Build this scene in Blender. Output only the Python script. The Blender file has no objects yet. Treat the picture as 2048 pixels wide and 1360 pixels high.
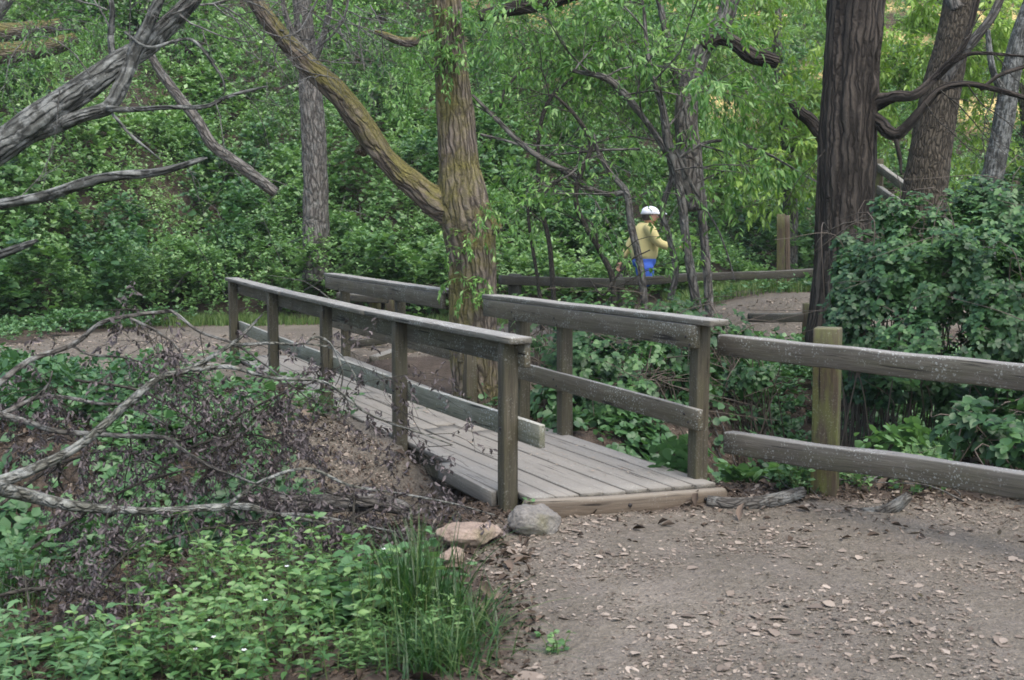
import bpy, math, random
import numpy as np
from mathutils import Vector, Matrix

# ------------------------------------------------------------------ camera, light, exposure
SC = bpy.context.scene
COL = SC.collection
FPX, HOR = 2300.0, 440.0            # focal length in photo pixels, horizon row
EYE = 1.59                          # eye height above the bridge deck (deck is z = 0)
PITCH = math.atan((680 - HOR) / FPX)
cam_d = bpy.data.cameras.new('camera')
cam = bpy.data.objects.new('camera', cam_d); COL.objects.link(cam)
cam.location = (0, 0, EYE)
cam.rotation_euler = (math.pi / 2 - PITCH, 0, 0)
cam_d.sensor_width = 36.0
cam_d.lens = 36.0 * FPX / 2048
cam_d.clip_end = 500
cam_d.dof.use_dof = True
cam_d.dof.focus_distance = 10.5
cam_d.dof.aperture_fstop = 5.6
SC.camera = cam
SUN_EL, SUN_AZ = math.radians(62), math.radians(150)     # azimuth measured from +Y towards +X
world = bpy.data.worlds.new('World'); SC.world = world; world.use_nodes = True
wn = world.node_tree.nodes; wl = world.node_tree.links
sky = wn.new('ShaderNodeTexSky'); sky.sky_type = 'NISHITA'; sky.sun_disc = False
sky.sun_elevation = SUN_EL; sky.sun_rotation = SUN_AZ
sky.air_density = 1.0; sky.dust_density = 3.0
wl.new(sky.outputs[0], wn['Background'].inputs[0]); wn['Background'].inputs[1].default_value = 0.15
sd = bpy.data.lights.new('sun', 'SUN'); sd.energy = 1.0; sd.angle = math.radians(60); sd.color = (1.0, 0.97, 0.92)
sun = bpy.data.objects.new('sun', sd); COL.objects.link(sun)
_sv = Vector((math.sin(SUN_AZ) * math.cos(SUN_EL), math.cos(SUN_AZ) * math.cos(SUN_EL), math.sin(SUN_EL)))
sun.rotation_euler = _sv.to_track_quat('Z', 'Y').to_euler()
SC.view_settings.view_transform = 'Standard'; SC.view_settings.look = 'None'
SC.view_settings.exposure = 1.45; SC.view_settings.gamma = 1
SC.render.engine = 'CYCLES'
SC.cycles.use_denoising = True
SC.cycles.filter_width = 1.7
SC.cycles.max_bounces = 6; SC.cycles.diffuse_bounces = 3; SC.cycles.glossy_bounces = 2
SC.cycles.transmission_bounces = 3; SC.cycles.transparent_max_bounces = 4

R = np.random.default_rng(7)

# ------------------------------------------------------------------ photo pixel -> place in the world
def ray(px, py):
    a, b = (px - 1024) / FPX, (680 - py) / FPX
    return np.array([a, math.cos(PITCH) + b * math.sin(PITCH), -math.sin(PITCH) + b * math.cos(PITCH)])
def at(px, py, Y):
    d = ray(px, py); t = Y / d[1]
    return np.array([d[0] * t, Y, EYE + d[2] * t])
def PP(l): return np.array([at(*p) for p in l])

# ------------------------------------------------------------------ numpy noise
def _h(i, j, k, s):
    n = (i * 73856093) ^ (j * 19349663) ^ (k * 83492791) ^ (s * 2654435)
    n = (n ^ (n >> 13)) * 1274126177 & 0x7fffffff
    n = (n ^ (n >> 15)) * 668265263 & 0x7fffffff
    return (n & 0xffffff) / float(0xffffff)
def vnoise(p, s=0):
    p = np.asarray(p, float); f = np.floor(p); q = p - f; q = q * q * (3 - 2 * q)
    i, j, k = [f[:, a].astype(np.int64) for a in range(3)]
    r = 0
    for a in (0, 1):
        for b in (0, 1):
            for c in (0, 1):
                w = (q[:, 0] if a else 1 - q[:, 0]) * (q[:, 1] if b else 1 - q[:, 1]) * (q[:, 2] if c else 1 - q[:, 2])
                r = r + w * _h(i + a, j + b, k + c, s)
    return r
def fbm(p, s=0, o=4):
    p = np.asarray(p, float); r = 0; a = .5; t = 0
    for n in range(o):
        r = r + a * vnoise(p * 2 ** n + 17.3 * n, s + n); t += a; a *= .5
    return r / t
def f2(x, y, sc, s=0, o=4):
    return fbm(np.stack([np.ravel(x) * sc, np.ravel(y) * sc, np.zeros(np.size(x)) + .37], 1), s, o).reshape(np.shape(x))
def sm(a, b, x):
    t = np.clip((x - a) / (b - a), 0, 1); return t * t * (3 - 2 * t)
def segdist(x, y, pl):
    d = np.full(np.shape(x), 1e9)
    for (ax, ay), (bx, by) in zip(pl[:-1], pl[1:]):
        ux, uy = bx - ax, by - ay; L = ux * ux + uy * uy
        t = np.clip(((x - ax) * ux + (y - ay) * uy) / L, 0, 1)
        d = np.minimum(d, np.hypot(x - ax - t * ux, y - ay - t * uy))
    return d

# ------------------------------------------------------------------ terrain
CHAN = [(-14, 6.6), (-9, 7.0), (-5, 7.2), (-2.5, 7.35), (-.9, 7.4), (.3, 7.75), (1.6, 8.3), (3.0, 9.2), (6, 10.6), (14, 13)]
FARPATH = [(-4.9, 13.4), (-4.2, 15.0), (-3.2, 15.4), (-1.6, 15.4), (1.5, 15.3), (4, 15.3), (7, 15.8), (14, 18)]
def hill_start(x):
    return 18.0 + 1.8 * sm(-.8, 1.6, x) + 3.0 * sm(2.5, 6, x) - 2.6 * sm(5.6, 9, -x)
def height(x, y):
    x = np.asarray(x, float); y = np.asarray(y, float)
    z = np.zeros(np.broadcast(x, y).shape)
    near = 1 - sm(6.2, 8.0, y)
    z = z - .13 * near
    z = z - .22 * (1 - sm(-1.4, -.1, x)) * (1 - sm(6.3, 8.4, y))       # lower bank on the left of the near path
    d = segdist(x, y, CHAN)
    dep = .62 + .22 * sm(1, 2.2, x)
    wid = 1.05 - .25 * sm(-3, 0, x) + .62 * sm(1, 2.4, x)
    z = z - dep * (1 - sm(.15, 1, d / wid))
    z = z + .16 * sm(12, 15, y) * sm(-1, 3, x) + .36 * sm(1.8, 4.0, x) * sm(13, 15, y) * (1 - .5 * sm(18, 19.5, y))
    hs = hill_start(x)
    t = np.maximum(y - hs, 0)
    slope = .56 - .12 * sm(3, 9, x)
    z = z + slope * (np.sqrt(t * t + 1.2) - 1.095)
    z = z + .9 * (f2(x, y, .16, 3, 3) - .5) * sm(1, 6, t) * 2
    z = np.where(y > 75, z + 0, z)
    z = z + .05 * (f2(x, y, .8, 5) - .5) + .045 * (f2(x, y, 3.2, 8) - .5) * (1 - .6 * sm(9, 14, y))
    across = (x - (-.026 - .485 * (y - 6.64))) / 1.1114 + 0 * y            # trough under the deck
    al = sm(-.02, .07, across) * (1 - sm(1.24, 1.36, across)) * sm(6.45, 6.7, y - .3 * x) * (1 - sm(13.0, 13.5, y - .0 * x))
    z = z * (1 - al) + np.minimum(z, -.17) * al
    z = z - .05 * sm(1.2, 1.4, across) * (1 - sm(1.4, 2.4, across)) * sm(6.9, 7.4, y) * (1 - sm(12, 13, y))
    return z
def SUNGOLDf(x, y):  # far hill patches where golden sunlight is painted into the ground colour
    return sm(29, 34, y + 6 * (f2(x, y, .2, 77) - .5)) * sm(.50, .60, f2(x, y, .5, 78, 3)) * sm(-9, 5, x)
gz = lambda x, y: float(height(np.array([x]), np.array([y]))[0])
def pathmask(x, y):
    n = (f2(x, y, 1.4, 31) - .5)
    a = sm(-.35, .12, x + .0 + n * .5 - .1 * sm(5.9, 4.2, y)) * (1 - sm(6.35, 6.75, y - .10 * x + n * .4)) 
    d = segdist(x, y, FARPATH)
    w = 2.15 - 1.1 * sm(-1.5, 1.0, x) + .55 * sm(2, 3.5, x)
    b = (1 - sm(w - .25, w + .2, d + n * .7)) * (1 - sm(-.5, 0, y - hill_start(x)))
    c = (1 - sm(.7, 1.1, segdist(x, y, [(-2.6, 12.2), (-3.2, 14)]) + n * .4))
    # trodden bare soil beside the left railing
    e = (1 - sm(.35, .75, segdist(x, y, [(-.75, 7.75), (-1.3, 8.6), (-1.9, 9.8)]) + n * .5)) * .9
    return np.clip(np.maximum(np.maximum(a, b), np.maximum(c, e)), 0, 1)

# ------------------------------------------------------------------ mesh helpers
def mesh_np(name, V, F, mats, attrs=None, smooth=False, fattr=None):
    me = bpy.data.meshes.new(name)
    V = np.ascontiguousarray(V, dtype=np.float32)
    me.vertices.add(len(V)); me.vertices.foreach_set('co', V.ravel())
    Fs = F if isinstance(F, list) else [F]
    loops = np.concatenate([np.asarray(f).ravel() for f in Fs]).astype(np.int32)
    tot = np.concatenate([np.full(len(f), np.asarray(f).shape[1]) for f in Fs]).astype(np.int32)
    st = np.concatenate([[0], np.cumsum(tot)[:-1]]).astype(np.int32)
    me.loops.add(len(loops)); me.loops.foreach_set('vertex_index', loops)
    me.polygons.add(len(tot)); me.polygons.foreach_set('loop_start', st); me.polygons.foreach_set('loop_total', tot)
    if smooth: me.polygons.foreach_set('use_smooth', np.ones(len(tot), dtype=bool))
    for k, a in (attrs or {}).items():
        a = np.ascontiguousarray(a, dtype=np.float32)
        if a.ndim == 1:
            at_ = me.attributes.new(k, 'FLOAT', 'POINT'); at_.data.foreach_set('value', a)
        else:
            at_ = me.attributes.new(k, 'FLOAT_VECTOR', 'POINT'); at_.data.foreach_set('vector', a.ravel())
    for m in (mats if isinstance(mats, (list, tuple)) else [mats]): me.materials.append(m)
    me.update(calc_edges=True); me.validate()
    return me
def link(name, me, parent=None, label=None, cat=None, group=None, kind=None, M=None):
    o = bpy.data.objects.new(name, me); COL.objects.link(o)
    if M is not None: o.matrix_world = M
    if parent is not None:
        o.parent = parent
        o.matrix_parent_inverse = Matrix.Translation(-Vector(parent.location))
    if label: o['label'] = label
    if cat: o['category'] = cat
    if group: o['group'] = group
    if kind: o['kind'] = kind
    return o
def thing(name, label, cat, loc, group=None):
    o = bpy.data.objects.new(name, None); COL.objects.link(o)
    o.location = [float(v) for v in loc]; o.empty_display_size = .2
    o['label'] = label; o['category'] = cat
    if group: o['group'] = group
    return o

class MB:
    """collects verts / quads+tris with a bark coordinate and a tint"""
    def __init__(s): s.V = []; s.Q = []; s.T = []; s.B = []; s.W = []; s.n = 0
    def add(s, V, Q=None, T=None, B=None, W=None):
        V = np.asarray(V, float)
        s.V.append(V)
        s.B.append(V if B is None else B)
        s.W.append(np.full(len(V), .5) if W is None else (np.full(len(V), float(W)) if np.isscalar(W) else W))
        if Q is not None and len(Q): s.Q.append(np.asarray(Q) + s.n)
        if T is not None and len(T): s.T.append(np.asarray(T) + s.n)
        s.n += len(V)
    def build(s, name, mat, smooth=True):
        F = []
        if s.Q: F.append(np.concatenate(s.Q))
        if s.T: F.append(np.concatenate(s.T))
        return mesh_np(name, np.concatenate(s.V), F, mat, {'bk': np.concatenate(s.B), 'tint': np.concatenate(s.W)}, smooth)

def catmull(P, rad, step):
    P = np.asarray(P, float); rad = np.asarray(rad, float)
    if len(P) == 2: P = np.stack([P[0], (P[0] + P[1]) / 2, P[1]]); rad = np.array([rad[0], (rad[0] + rad[1]) / 2, rad[1]])
    E = np.vstack([2 * P[0] - P[1], P, 2 * P[-1] - P[-2]])
    out = []; ro = []
    for i in range(len(P) - 1):
        p0, p1, p2, p3 = E[i:i + 4]
        n = max(2, int(np.linalg.norm(p2 - p1) / step) + 1)
        t = np.linspace(0, 1, n, endpoint=(i == len(P) - 2))[:, None]
        out.append(.5 * ((2 * p1) + (-p0 + p2) * t + (2 * p0 - 5 * p1 + 4 * p2 - p3) * t ** 2 + (-p0 + 3 * p1 - 3 * p2 + p3) * t ** 3))
        ts = t[:, 0] * t[:, 0] * (3 - 2 * t[:, 0]); ro.append(rad[i] * (1 - ts) + rad[i + 1] * ts)
    return np.concatenate(out), np.concatenate(ro)
def tube(mb, P, rad, sides=8, step=.1, ridge=0., rs=(14, 1.6), lump=0., wob=0., seed=0, tint=.5, smoothp=True, cap=True):
    if smoothp: P, r = catmull(P, rad, step)
    else: P = np.asarray(P, float); r = np.asarray(rad, float)
    n = len(P)
    if wob:
        L0 = np.arange(n) * step
        for a in range(3):
            P[:, a] += wob * (fbm(np.stack([L0 * 1.3, L0 * 0 + a * 7.7 + seed, L0 * 0 + .5], 1), seed + a, 3) - .5) * 2 * np.sin(np.linspace(0, math.pi, n)) ** .5
    T = np.gradient(P, axis=0); T /= np.linalg.norm(T, axis=1)[:, None] + 1e-9
    u = np.cross(T[0], [0.3, 1, .1]); u /= np.linalg.norm(u)
    U = np.zeros((n, 3))
    for i in range(n):
        u = u - T[i] * np.dot(u, T[i]); u /= np.linalg.norm(u) + 1e-12; U[i] = u
    Wv = np.cross(T, U)
    L = np.concatenate([[0], np.cumsum(np.linalg.norm(np.diff(P, axis=0), axis=1))])
    a = np.linspace(0, 2 * math.pi, sides, endpoint=False)
    ca, sa = np.cos(a), np.sin(a)
    rr = np.repeat(r[:, None], sides, 1)
    rm = max(r.mean(), 1e-4)
    bk = np.stack([np.tile(ca, (n, 1)) * rm, np.tile(sa, (n, 1)) * rm, np.repeat(L[:, None], sides, 1)], 2).reshape(-1, 3) + seed * 1.37
    if lump:
        q = bk * [2.2 / rm * .5, 2.2 / rm * .5, 2.2]; rr = rr * (1 + lump * (fbm(q, seed + 5, 2) - .5).reshape(n, sides) * 2)
    if ridge:
        w = (fbm(bk * [6, 6, 2.5], seed + 9, 2) - .5) * .10
        q = bk * [rs[0], rs[0], rs[1]] + np.stack([w * rs[0] * 1.6, w * -rs[0], w * 0], 1)
        nn = 1 - np.abs(2 * fbm(q, seed + 2, 2) - 1) * 2.2
        rr = rr + ridge * np.clip(nn, -.7, 1).reshape(n, sides)
    V = P[:, None, :] + U[:, None, :] * (rr * ca)[:, :, None] + Wv[:, None, :] * (rr * sa)[:, :, None]
    V = V.reshape(-1, 3)
    i = np.arange(n - 1)[:, None]; j = np.arange(sides)[None]; j2 = (j + 1) % sides
    Q = np.stack([i * sides + j, i * sides + j2, (i + 1) * sides + j2, (i + 1) * sides + j], 2).reshape(-1, 4)
    Tn = None
    if cap:
        c0, c1 = len(V), len(V) + 1
        V = np.vstack([V, P[0] - T[0] * r[0] * .15, P[-1] + T[-1] * r[-1] * .25])
        bk = np.vstack([bk, bk[0], bk[-1]])
        jj = np.arange(sides); k2 = (jj + 1) % sides; o = (n - 1) * sides
        Tn = np.vstack([np.stack([np.full(sides, c0), k2, jj], 1), np.stack([np.full(sides, c1), o + jj, o + k2], 1)])
    mb.add(V, Q, Tn, bk, tint)
    return P, r, T

# leaf templates: length along x, width along y, normal z
LEAF = {
 'tri': (np.array([[0, 0, 0], [.45, .32, .06], [1, 0, -.05], [.45, -.32, .06]]), np.array([[0, 2, 1], [0, 3, 2]])),
 'ovate': (np.array([[0, 0, 0], [.22, .26, .05], [.55, .34, .06], [.85, .16, 0], [1, 0, -.06], [.85, -.16, 0], [.55, -.34, .06], [.22, -.26, .05], [.5, 0, -.02]]),
           np.array([[0, 8, 1], [1, 8, 2], [2, 8, 3], [3, 8, 4], [4, 8, 5], [5, 8, 6], [6, 8, 7], [7, 8, 0]])),
 'bramble': (np.array([[0, 0, 0], [.15, .30, .05], [.30, .30, .04], [.38, .38, .06], [.62, .30, .04], [.70, .28, .03], [1, 0, -.10], [.70, -.28, .03], [.62, -.30, .04], [.38, -.38, .06], [.30, -.30, .04], [.15, -.30, .05], [.5, 0, -.03]]),
             np.array([[i, 12, (i + 1) % 12] for i in range(12)])),
 'willow': (np.array([[0, 0, 0], [.35, .15, .02], [.7, .11, -.04], [1, 0, -.16], [.7, -.11, -.04], [.35, -.15, .02]]), np.array([[0, 5, 1], [1, 5, 4], [1, 4, 2], [2, 4, 3]])),
 'curl': (np.array([[0, 0, 0], [.3, .17, .16], [.65, .20, .10], [1, .02, -.12], [.65, -.13, .22], [.3, -.17, .12], [.5, .0, -.06]]),
          np.array([[0, 6, 1], [1, 6, 2], [2, 6, 3], [3, 6, 4], [4, 6, 5], [5, 6, 0]])),
 'pointed': (np.array([[0, 0, 0], [.18, .16, .04], [.42, .25, .06], [.72, .16, .0], [1, .02, -.14], [.70, -.18, .01], [.40, -.23, .05], [.16, -.15, .04], [.45, 0, -.02]]),
           np.array([[0, 8, 1], [1, 8, 2], [2, 8, 3], [3, 8, 4], [4, 8, 5], [5, 8, 6], [6, 8, 7], [7, 8, 0]])),
 'chip': (np.array([[0, .05, 0], [.3, .28, .10], [.75, .24, .04], [1, -.02, .12], [.7, -.24, .02], [.25, -.25, .09]]), np.array([[0, 5, 1], [1, 5, 4], [1, 4, 2], [2, 4, 3]])),
}
def leaves(name, P, D, N, S, mat, kind='tri', tint=None, extra=None):
    """P base points, D leaf direction, N approximate normal, S length"""
    tv, tf = LEAF[kind]
    P = np.asarray(P); n = len(P)
    D = D / (np.linalg.norm(D, axis=1)[:, None] + 1e-9)
    Y = np.cross(N, D); Y /= np.linalg.norm(Y, axis=1)[:, None] + 1e-9
    Z = np.cross(D, Y)
    wv = R.uniform(.8, 1.2, n)
    V = P[:, None] + S[:, None, None] * (tv[None, :, 0:1] * D[:, None] + tv[None, :, 1:2] * wv[:, None, None] * Y[:, None] + tv[None, :, 2:3] * Z[:, None])
    k = len(tv)
    F = (tf[None] + (np.arange(n) * k)[:, None, None]).reshape(-1, 3)
    if tint is None: tint = R.uniform(0, 1, n)
    t = np.repeat(tint, k)
    return mesh_np(name, V.reshape(-1, 3), F, mat, {'tint': t}, False)
def rdir(n, zmin=-1, zmax=1):
    z = R.uniform(zmin, zmax, n); a = R.uniform(0, 2 * math.pi, n); s = np.sqrt(1 - z * z)
    return np.stack([s * np.cos(a), s * np.sin(a), z], 1)
def unit(v): return v / (np.linalg.norm(v, axis=-1, keepdims=True) + 1e-9)

# ------------------------------------------------------------------ materials
def mat(name):
    m = bpy.data.materials.new(name); m.use_nodes = True
    nt = m.node_tree; b = nt.nodes['Principled BSDF']
    return m, nt, b
class G:
    def __init__(s, nt): s.nt = nt
    def n(s, t, ins=None, **kw):
        x = s.nt.nodes.new(t)
        for k, v in kw.items(): setattr(x, k, v)
        for k, v in (ins or {}).items():
            if isinstance(v, bpy.types.NodeSocket): s.nt.links.new(v, x.inputs[k])
            else: x.inputs[k].default_value = v
        return x
    def noise(s, vec, scale, detail=4, rough=.6, dist=0):
        return s.n('ShaderNodeTexNoise', {'Vector': vec, 'Scale': scale, 'Detail': detail, 'Roughness': rough, 'Distortion': dist}).outputs['Fac']
    def ramp(s, fac, stops):
        x = s.n('ShaderNodeValToRGB', {'Fac': fac}); e = x.color_ramp.elements
        while len(e) > 1: e.remove(e[-1])
        for i, (p, c) in enumerate(stops):
            el = e[0] if i == 0 else e.new(p)
            el.position = p; el.color = (*c, 1) if len(c) == 3 else (c[0],) * 3 + (1,)
        return x.outputs[0]
    def mix(s, fac, a, b, mode='MIX'):
        x = s.n('ShaderNodeMixRGB', {'Fac': fac}, blend_type=mode)
        for k, v in (('Color1', a), ('Color2', b)):
            if isinstance(v, bpy.types.NodeSocket): s.nt.links.new(v, x.inputs[k])
            else: x.inputs[k].default_value = (*v, 1)
        return x.outputs[0]
    def math(s, op, a, b=0., clamp=False):
        x = s.n('ShaderNodeMath', operation=op, use_clamp=clamp)
        for k, v in ((0, a), (1, b)):
            if isinstance(v, bpy.types.NodeSocket): s.nt.links.new(v, x.inputs[k])
            else: x.inputs[k].default_value = v
        return x.outputs[0]
    def attr(s, nm): return s.n('ShaderNodeAttribute', attribute_name=nm)
    def scalev(s, vec, sc, loc=(0, 0, 0)):
        return s.n('ShaderNodeMapping', {'Vector': vec, 'Scale': sc, 'Location': loc}).outputs[0]
    def bump(s, h, strength, dist, b):
        x = s.n('ShaderNodeBump', {'Height': h, 'Strength': strength, 'Distance': dist})
        s.nt.links.new(x.outputs[0], b.inputs['Normal'])
    def set(s, b, k, v):
        if isinstance(v, bpy.types.NodeSocket): s.nt.links.new(v, b.inputs[k])
        else: b.inputs[k].default_value = v

def leaf_mat(name, c1, c2, c3, rough=.42, trans=.35, spec=.5):
    """three leaf colours spread at random over leaves, plus thin-leaf light transmission"""
    m, nt, b = mat(name); g = G(nt)
    t = g.attr('tint').outputs['Fac']
    rnd = g.n('ShaderNodeNewGeometry').outputs['Random Per Island']
    f = g.math('ADD', g.math('MULTIPLY', t, .65), g.math('MULTIPLY', rnd, .35))
    c = g.ramp(f, [(0.05, c1), (.5, c2), (.95, c3)])
    g.set(b, 'Base Color', c); b.inputs['Roughness'].default_value = rough
    b.inputs['Specular IOR Level'].default_value = spec
    tr = g.n('ShaderNodeBsdfTranslucent')
    nt.links.new(g.mix(1, c, (1.0, 1.1, .55), 'MULTIPLY'), tr.inputs['Color'])
    mx = g.n('ShaderNodeMixShader', {'Fac': trans}); nt.links.new(b.outputs[0], mx.inputs[1]); nt.links.new(tr.outputs[0], mx.inputs[2])
    nt.links.new(mx.outputs[0], nt.nodes['Material Output'].inputs['Surface'])
    return m
M_brush = leaf_mat('brush leaves', (.036, .085, .028), (.115, .230, .070), (.27, .42, .17), .42)
M_grass = leaf_mat('grass blades', (.045, .10, .02), (.11, .19, .05), (.24, .30, .10), .5)
M_darkgrass = leaf_mat('tussock blades', (.014, .045, .010), (.032, .090, .020), (.12, .17, .05), .4)
M_fore = leaf_mat('shrub leaves', (.035, .105, .032), (.095, .205, .065), (.23, .36, .125), .42)
M_bramb = leaf_mat('bramble leaves', (.018, .050, .017), (.045, .115, .034), (.14, .27, .08), .45, .34)
M_vine = leaf_mat('ground vine leaves', (.035, .09, .035), (.08, .18, .065), (.17, .30, .13), .42)
M_will = leaf_mat('willow leaves', (.12, .22, .04), (.25, .40, .07), (.42, .54, .14), .45, .45)
M_willd = leaf_mat('shade willow leaves', (.045, .125, .03), (.135, .285, .065), (.28, .44, .13), .42, .4)
M_dead = leaf_mat('withered leaves', (.035, .028, .028), (.080, .064, .062), (.17, .14, .135), .6, .1)
M_litter = leaf_mat('leaf litter', (.09, .07, .053), (.205, .165, .128), (.39, .325, .26), .7, .1, .3)
M_duff = leaf_mat('dark litter', (.03, .022, .016), (.075, .055, .04), (.16, .12, .09), .8, .05, .2)
M_petal = leaf_mat('petals', (.75, .78, .75), (.82, .84, .82), (.85, .86, .85), .5, .2)

def ground_mat():
    m, nt, b = mat('trodden soil'); g = G(nt)
    co = g.n('ShaderNodeTexCoord').outputs['Object']
    p = g.attr('path').outputs['Fac']
    n1 = g.noise(co, 1.1, 6, .65); n2 = g.noise(co, 22, 5, .7); n3 = g.noise(co, 5, 5, .6)
    v = g.n('ShaderNodeTexVoronoi', {'Vector': co, 'Scale': 55.}).outputs['Distance']
    dirt = g.ramp(n1, [(.25, (.072, .061, .045)), (.5, (.117, .100, .077)), (.75, (.225, .195, .153))])
    dirt = g.mix(.42, dirt, g.ramp(n2, [(.3, (.058, .050, .038)), (.5, (.132, .115, .088)), (.72, (.265, .235, .19))]))
    peb = g.ramp(v, [(.0, (.5, .46, .42)), (.16, (.30, .26, .23)), (.25, (.18, .155, .135))])
    dirt = g.mix(g.math('MULTIPLY', g.ramp(n3, [(.45, (0,)), (.62, (1,))]), .22), dirt, peb)
    soil = g.ramp(n3, [(.25, (.025, .019, .013)), (.5, (.062, .046, .034)), (.75, (.12, .092, .07))])
    soil = g.mix(.4, soil, g.ramp(n2, [(.35, (.02, .016, .012)), (.65, (.14, .11, .085))]))
    sun_fac = g.attr('sun_gold').outputs['Fac']
    soil = g.mix(sun_fac, soil, g.ramp(n3, [(.3, (.45, .32, .12)), (.7, (.75, .58, .25))]))  # sunlit spots painted gold over the soil colour
    pf = g.math('ADD', p, g.math('MULTIPLY', g.math('SUBTRACT', n2, .5), .8), True)
    g.set(b, 'Base Color', g.mix(g.ramp(pf, [(.3, (0,)), (.7, (1,))]), soil, dirt))
    b.inputs['Roughness'].default_value = .9; b.inputs['Specular IOR Level'].default_value = .25
    h = g.math('ADD', g.math('MULTIPLY', n2, 1.), g.math('MULTIPLY', v, .5))
    g.bump(h, .9, .02, b)
    return m
M_ground = ground_mat()

def wood_mat(name, dark, mid, light, green=.0, lichen=.3, top=None):
    """weathered sawn timber; grain runs along the object's local x"""
    m, nt, b = mat(name); g = G(nt)
    co = g.attr('bk').outputs['Vector']
    rnd = g.n('ShaderNodeObjectInfo').outputs['Random']
    ri = g.n('ShaderNodeNewGeometry').outputs['Random Per Island']
    off = g.n('ShaderNodeCombineXYZ', {'X': g.math('MULTIPLY', g.math('ADD', rnd, ri), 37.), 'Y': g.math('MULTIPLY', ri, 11.)}).outputs[0]
    co = g.n('ShaderNodeVectorMath', {0: co, 1: off}, operation='ADD').outputs[0]
    grain = g.noise(g.scalev(co, (1.6, 34, 34)), 1.6, 6, .65, .6)
    fine = g.noise(g.scalev(co, (5, 150, 150)), 1.5, 3, .7)
    big = g.noise(co, 2.3, 4, .6)
    c = g.ramp(grain, [(.25, dark), (.5, mid), (.75, light)])
    c = g.mix(.35, c, g.ramp(fine, [(.3, dark), (.7, light)]))
    c = g.mix(.45, c, g.ramp(big, [(.3, dark), (.65, light)]), 'SOFT_LIGHT')
    tone = g.n('ShaderNodeHueSaturation', {'Value': g.math('ADD', g.math('MULTIPLY', ri, .35), .82), 'Color': c}).outputs[0]
    c = tone
    if green:
        gn = g.ramp(g.noise(g.scalev(co, (1, 5, 5)), 3.2, 5, .65), [(.42, (0,)), (.62, (1,))])
        c = g.mix(g.math('MULTIPLY', gn, green), c, (.095, .105, .028))
    geo = g.n('ShaderNodeNewGeometry')
    nz = g.n('ShaderNodeSeparateXYZ', {0: geo.outputs['Normal']}).outputs[2]
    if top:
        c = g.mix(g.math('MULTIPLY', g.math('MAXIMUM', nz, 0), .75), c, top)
    if lichen:
        v = g.n('ShaderNodeTexVoronoi', {'Vector': g.n('ShaderNodeVectorMath', {0: co, 1: g.n('ShaderNodeVectorMath', {0: g.n('ShaderNodeTexNoise', {'Vector': co, 'Scale': 60.}).outputs['Color'], 'Scale': .03}, operation='SCALE').outputs[0]}, operation='ADD').outputs[0], 'Scale': 62., 'Randomness': 1.}).outputs['Distance']
        sp = g.ramp(v, [(.22, (1,)), (.36, (0,))])
        pt = g.ramp(g.noise(co, 5.5, 5, .7), [(.46, (0,)), (.58, (1,))])
        up = g.math('ADD', g.math('MULTIPLY', g.math('MAXIMUM', nz, 0), .6), .5)
        c = g.mix(g.math('MULTIPLY', g.math('MULTIPLY', g.math('MULTIPLY', sp, pt), up), lichen), c, (.52, .55, .50))
    crack = g.ramp(g.noise(g.scalev(co, (.9, 26, 26), (3, 1, 5)), 2.2, 3, .5), [(.30, (0,)), (.36, (1,))])
    c = g.mix(g.math('SUBTRACT', 1, crack), c, tuple(v * .35 for v in dark))
    g.set(b, 'Base Color', c); b.inputs['Roughness'].default_value = .82; b.inputs['Specular IOR Level'].default_value = .3
    g.bump(g.math('ADD', g.math('ADD', grain, g.math('MULTIPLY', fine, .4)), crack), .6, .006, b)
    return m
M_post = wood_mat('post timber', (0.034, 0.029, 0.019), (0.083, 0.072, 0.046), (0.160, 0.144, 0.106), .14, .3)
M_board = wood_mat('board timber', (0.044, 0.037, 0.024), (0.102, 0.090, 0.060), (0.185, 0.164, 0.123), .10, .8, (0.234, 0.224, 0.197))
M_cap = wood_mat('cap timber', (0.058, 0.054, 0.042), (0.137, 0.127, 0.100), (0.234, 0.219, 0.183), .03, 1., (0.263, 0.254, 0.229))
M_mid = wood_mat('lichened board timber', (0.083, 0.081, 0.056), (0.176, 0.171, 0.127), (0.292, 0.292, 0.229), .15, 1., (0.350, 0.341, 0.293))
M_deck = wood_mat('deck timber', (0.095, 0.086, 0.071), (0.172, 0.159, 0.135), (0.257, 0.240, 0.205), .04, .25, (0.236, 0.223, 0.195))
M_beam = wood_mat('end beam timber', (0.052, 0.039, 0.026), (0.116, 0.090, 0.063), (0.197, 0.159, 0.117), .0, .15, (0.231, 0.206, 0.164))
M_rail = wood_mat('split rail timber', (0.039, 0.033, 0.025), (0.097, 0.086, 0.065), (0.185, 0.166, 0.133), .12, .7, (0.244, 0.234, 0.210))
M_gpost = wood_mat('green stained post timber', (0.031, 0.024, 0.015), (0.078, 0.061, 0.040), (0.138, 0.112, 0.076), .8, .2, (0.138, 0.131, 0.076))
M_old = wood_mat('dark rail timber', (0.025, 0.021, 0.017), (0.053, 0.049, 0.039), (0.097, 0.090, 0.073), .15, .3, (0.107, 0.102, 0.087))
def simple(name, c, rough=.7, metal=0):
    m, nt, b = mat(name); g = G(nt)
    n = g.noise(g.n('ShaderNodeTexCoord').outputs['Object'], 30, 4, .6)
    g.set(b, 'Base Color', g.mix(g.math('MULTIPLY', n, .5), c, tuple(v * .6 for v in c)))
    b.inputs['Roughness'].default_value = rough; b.inputs['Metallic'].default_value = metal
    return m
M_bolt = simple('bolt iron', (.03, .027, .025), .6, .5)

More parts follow.
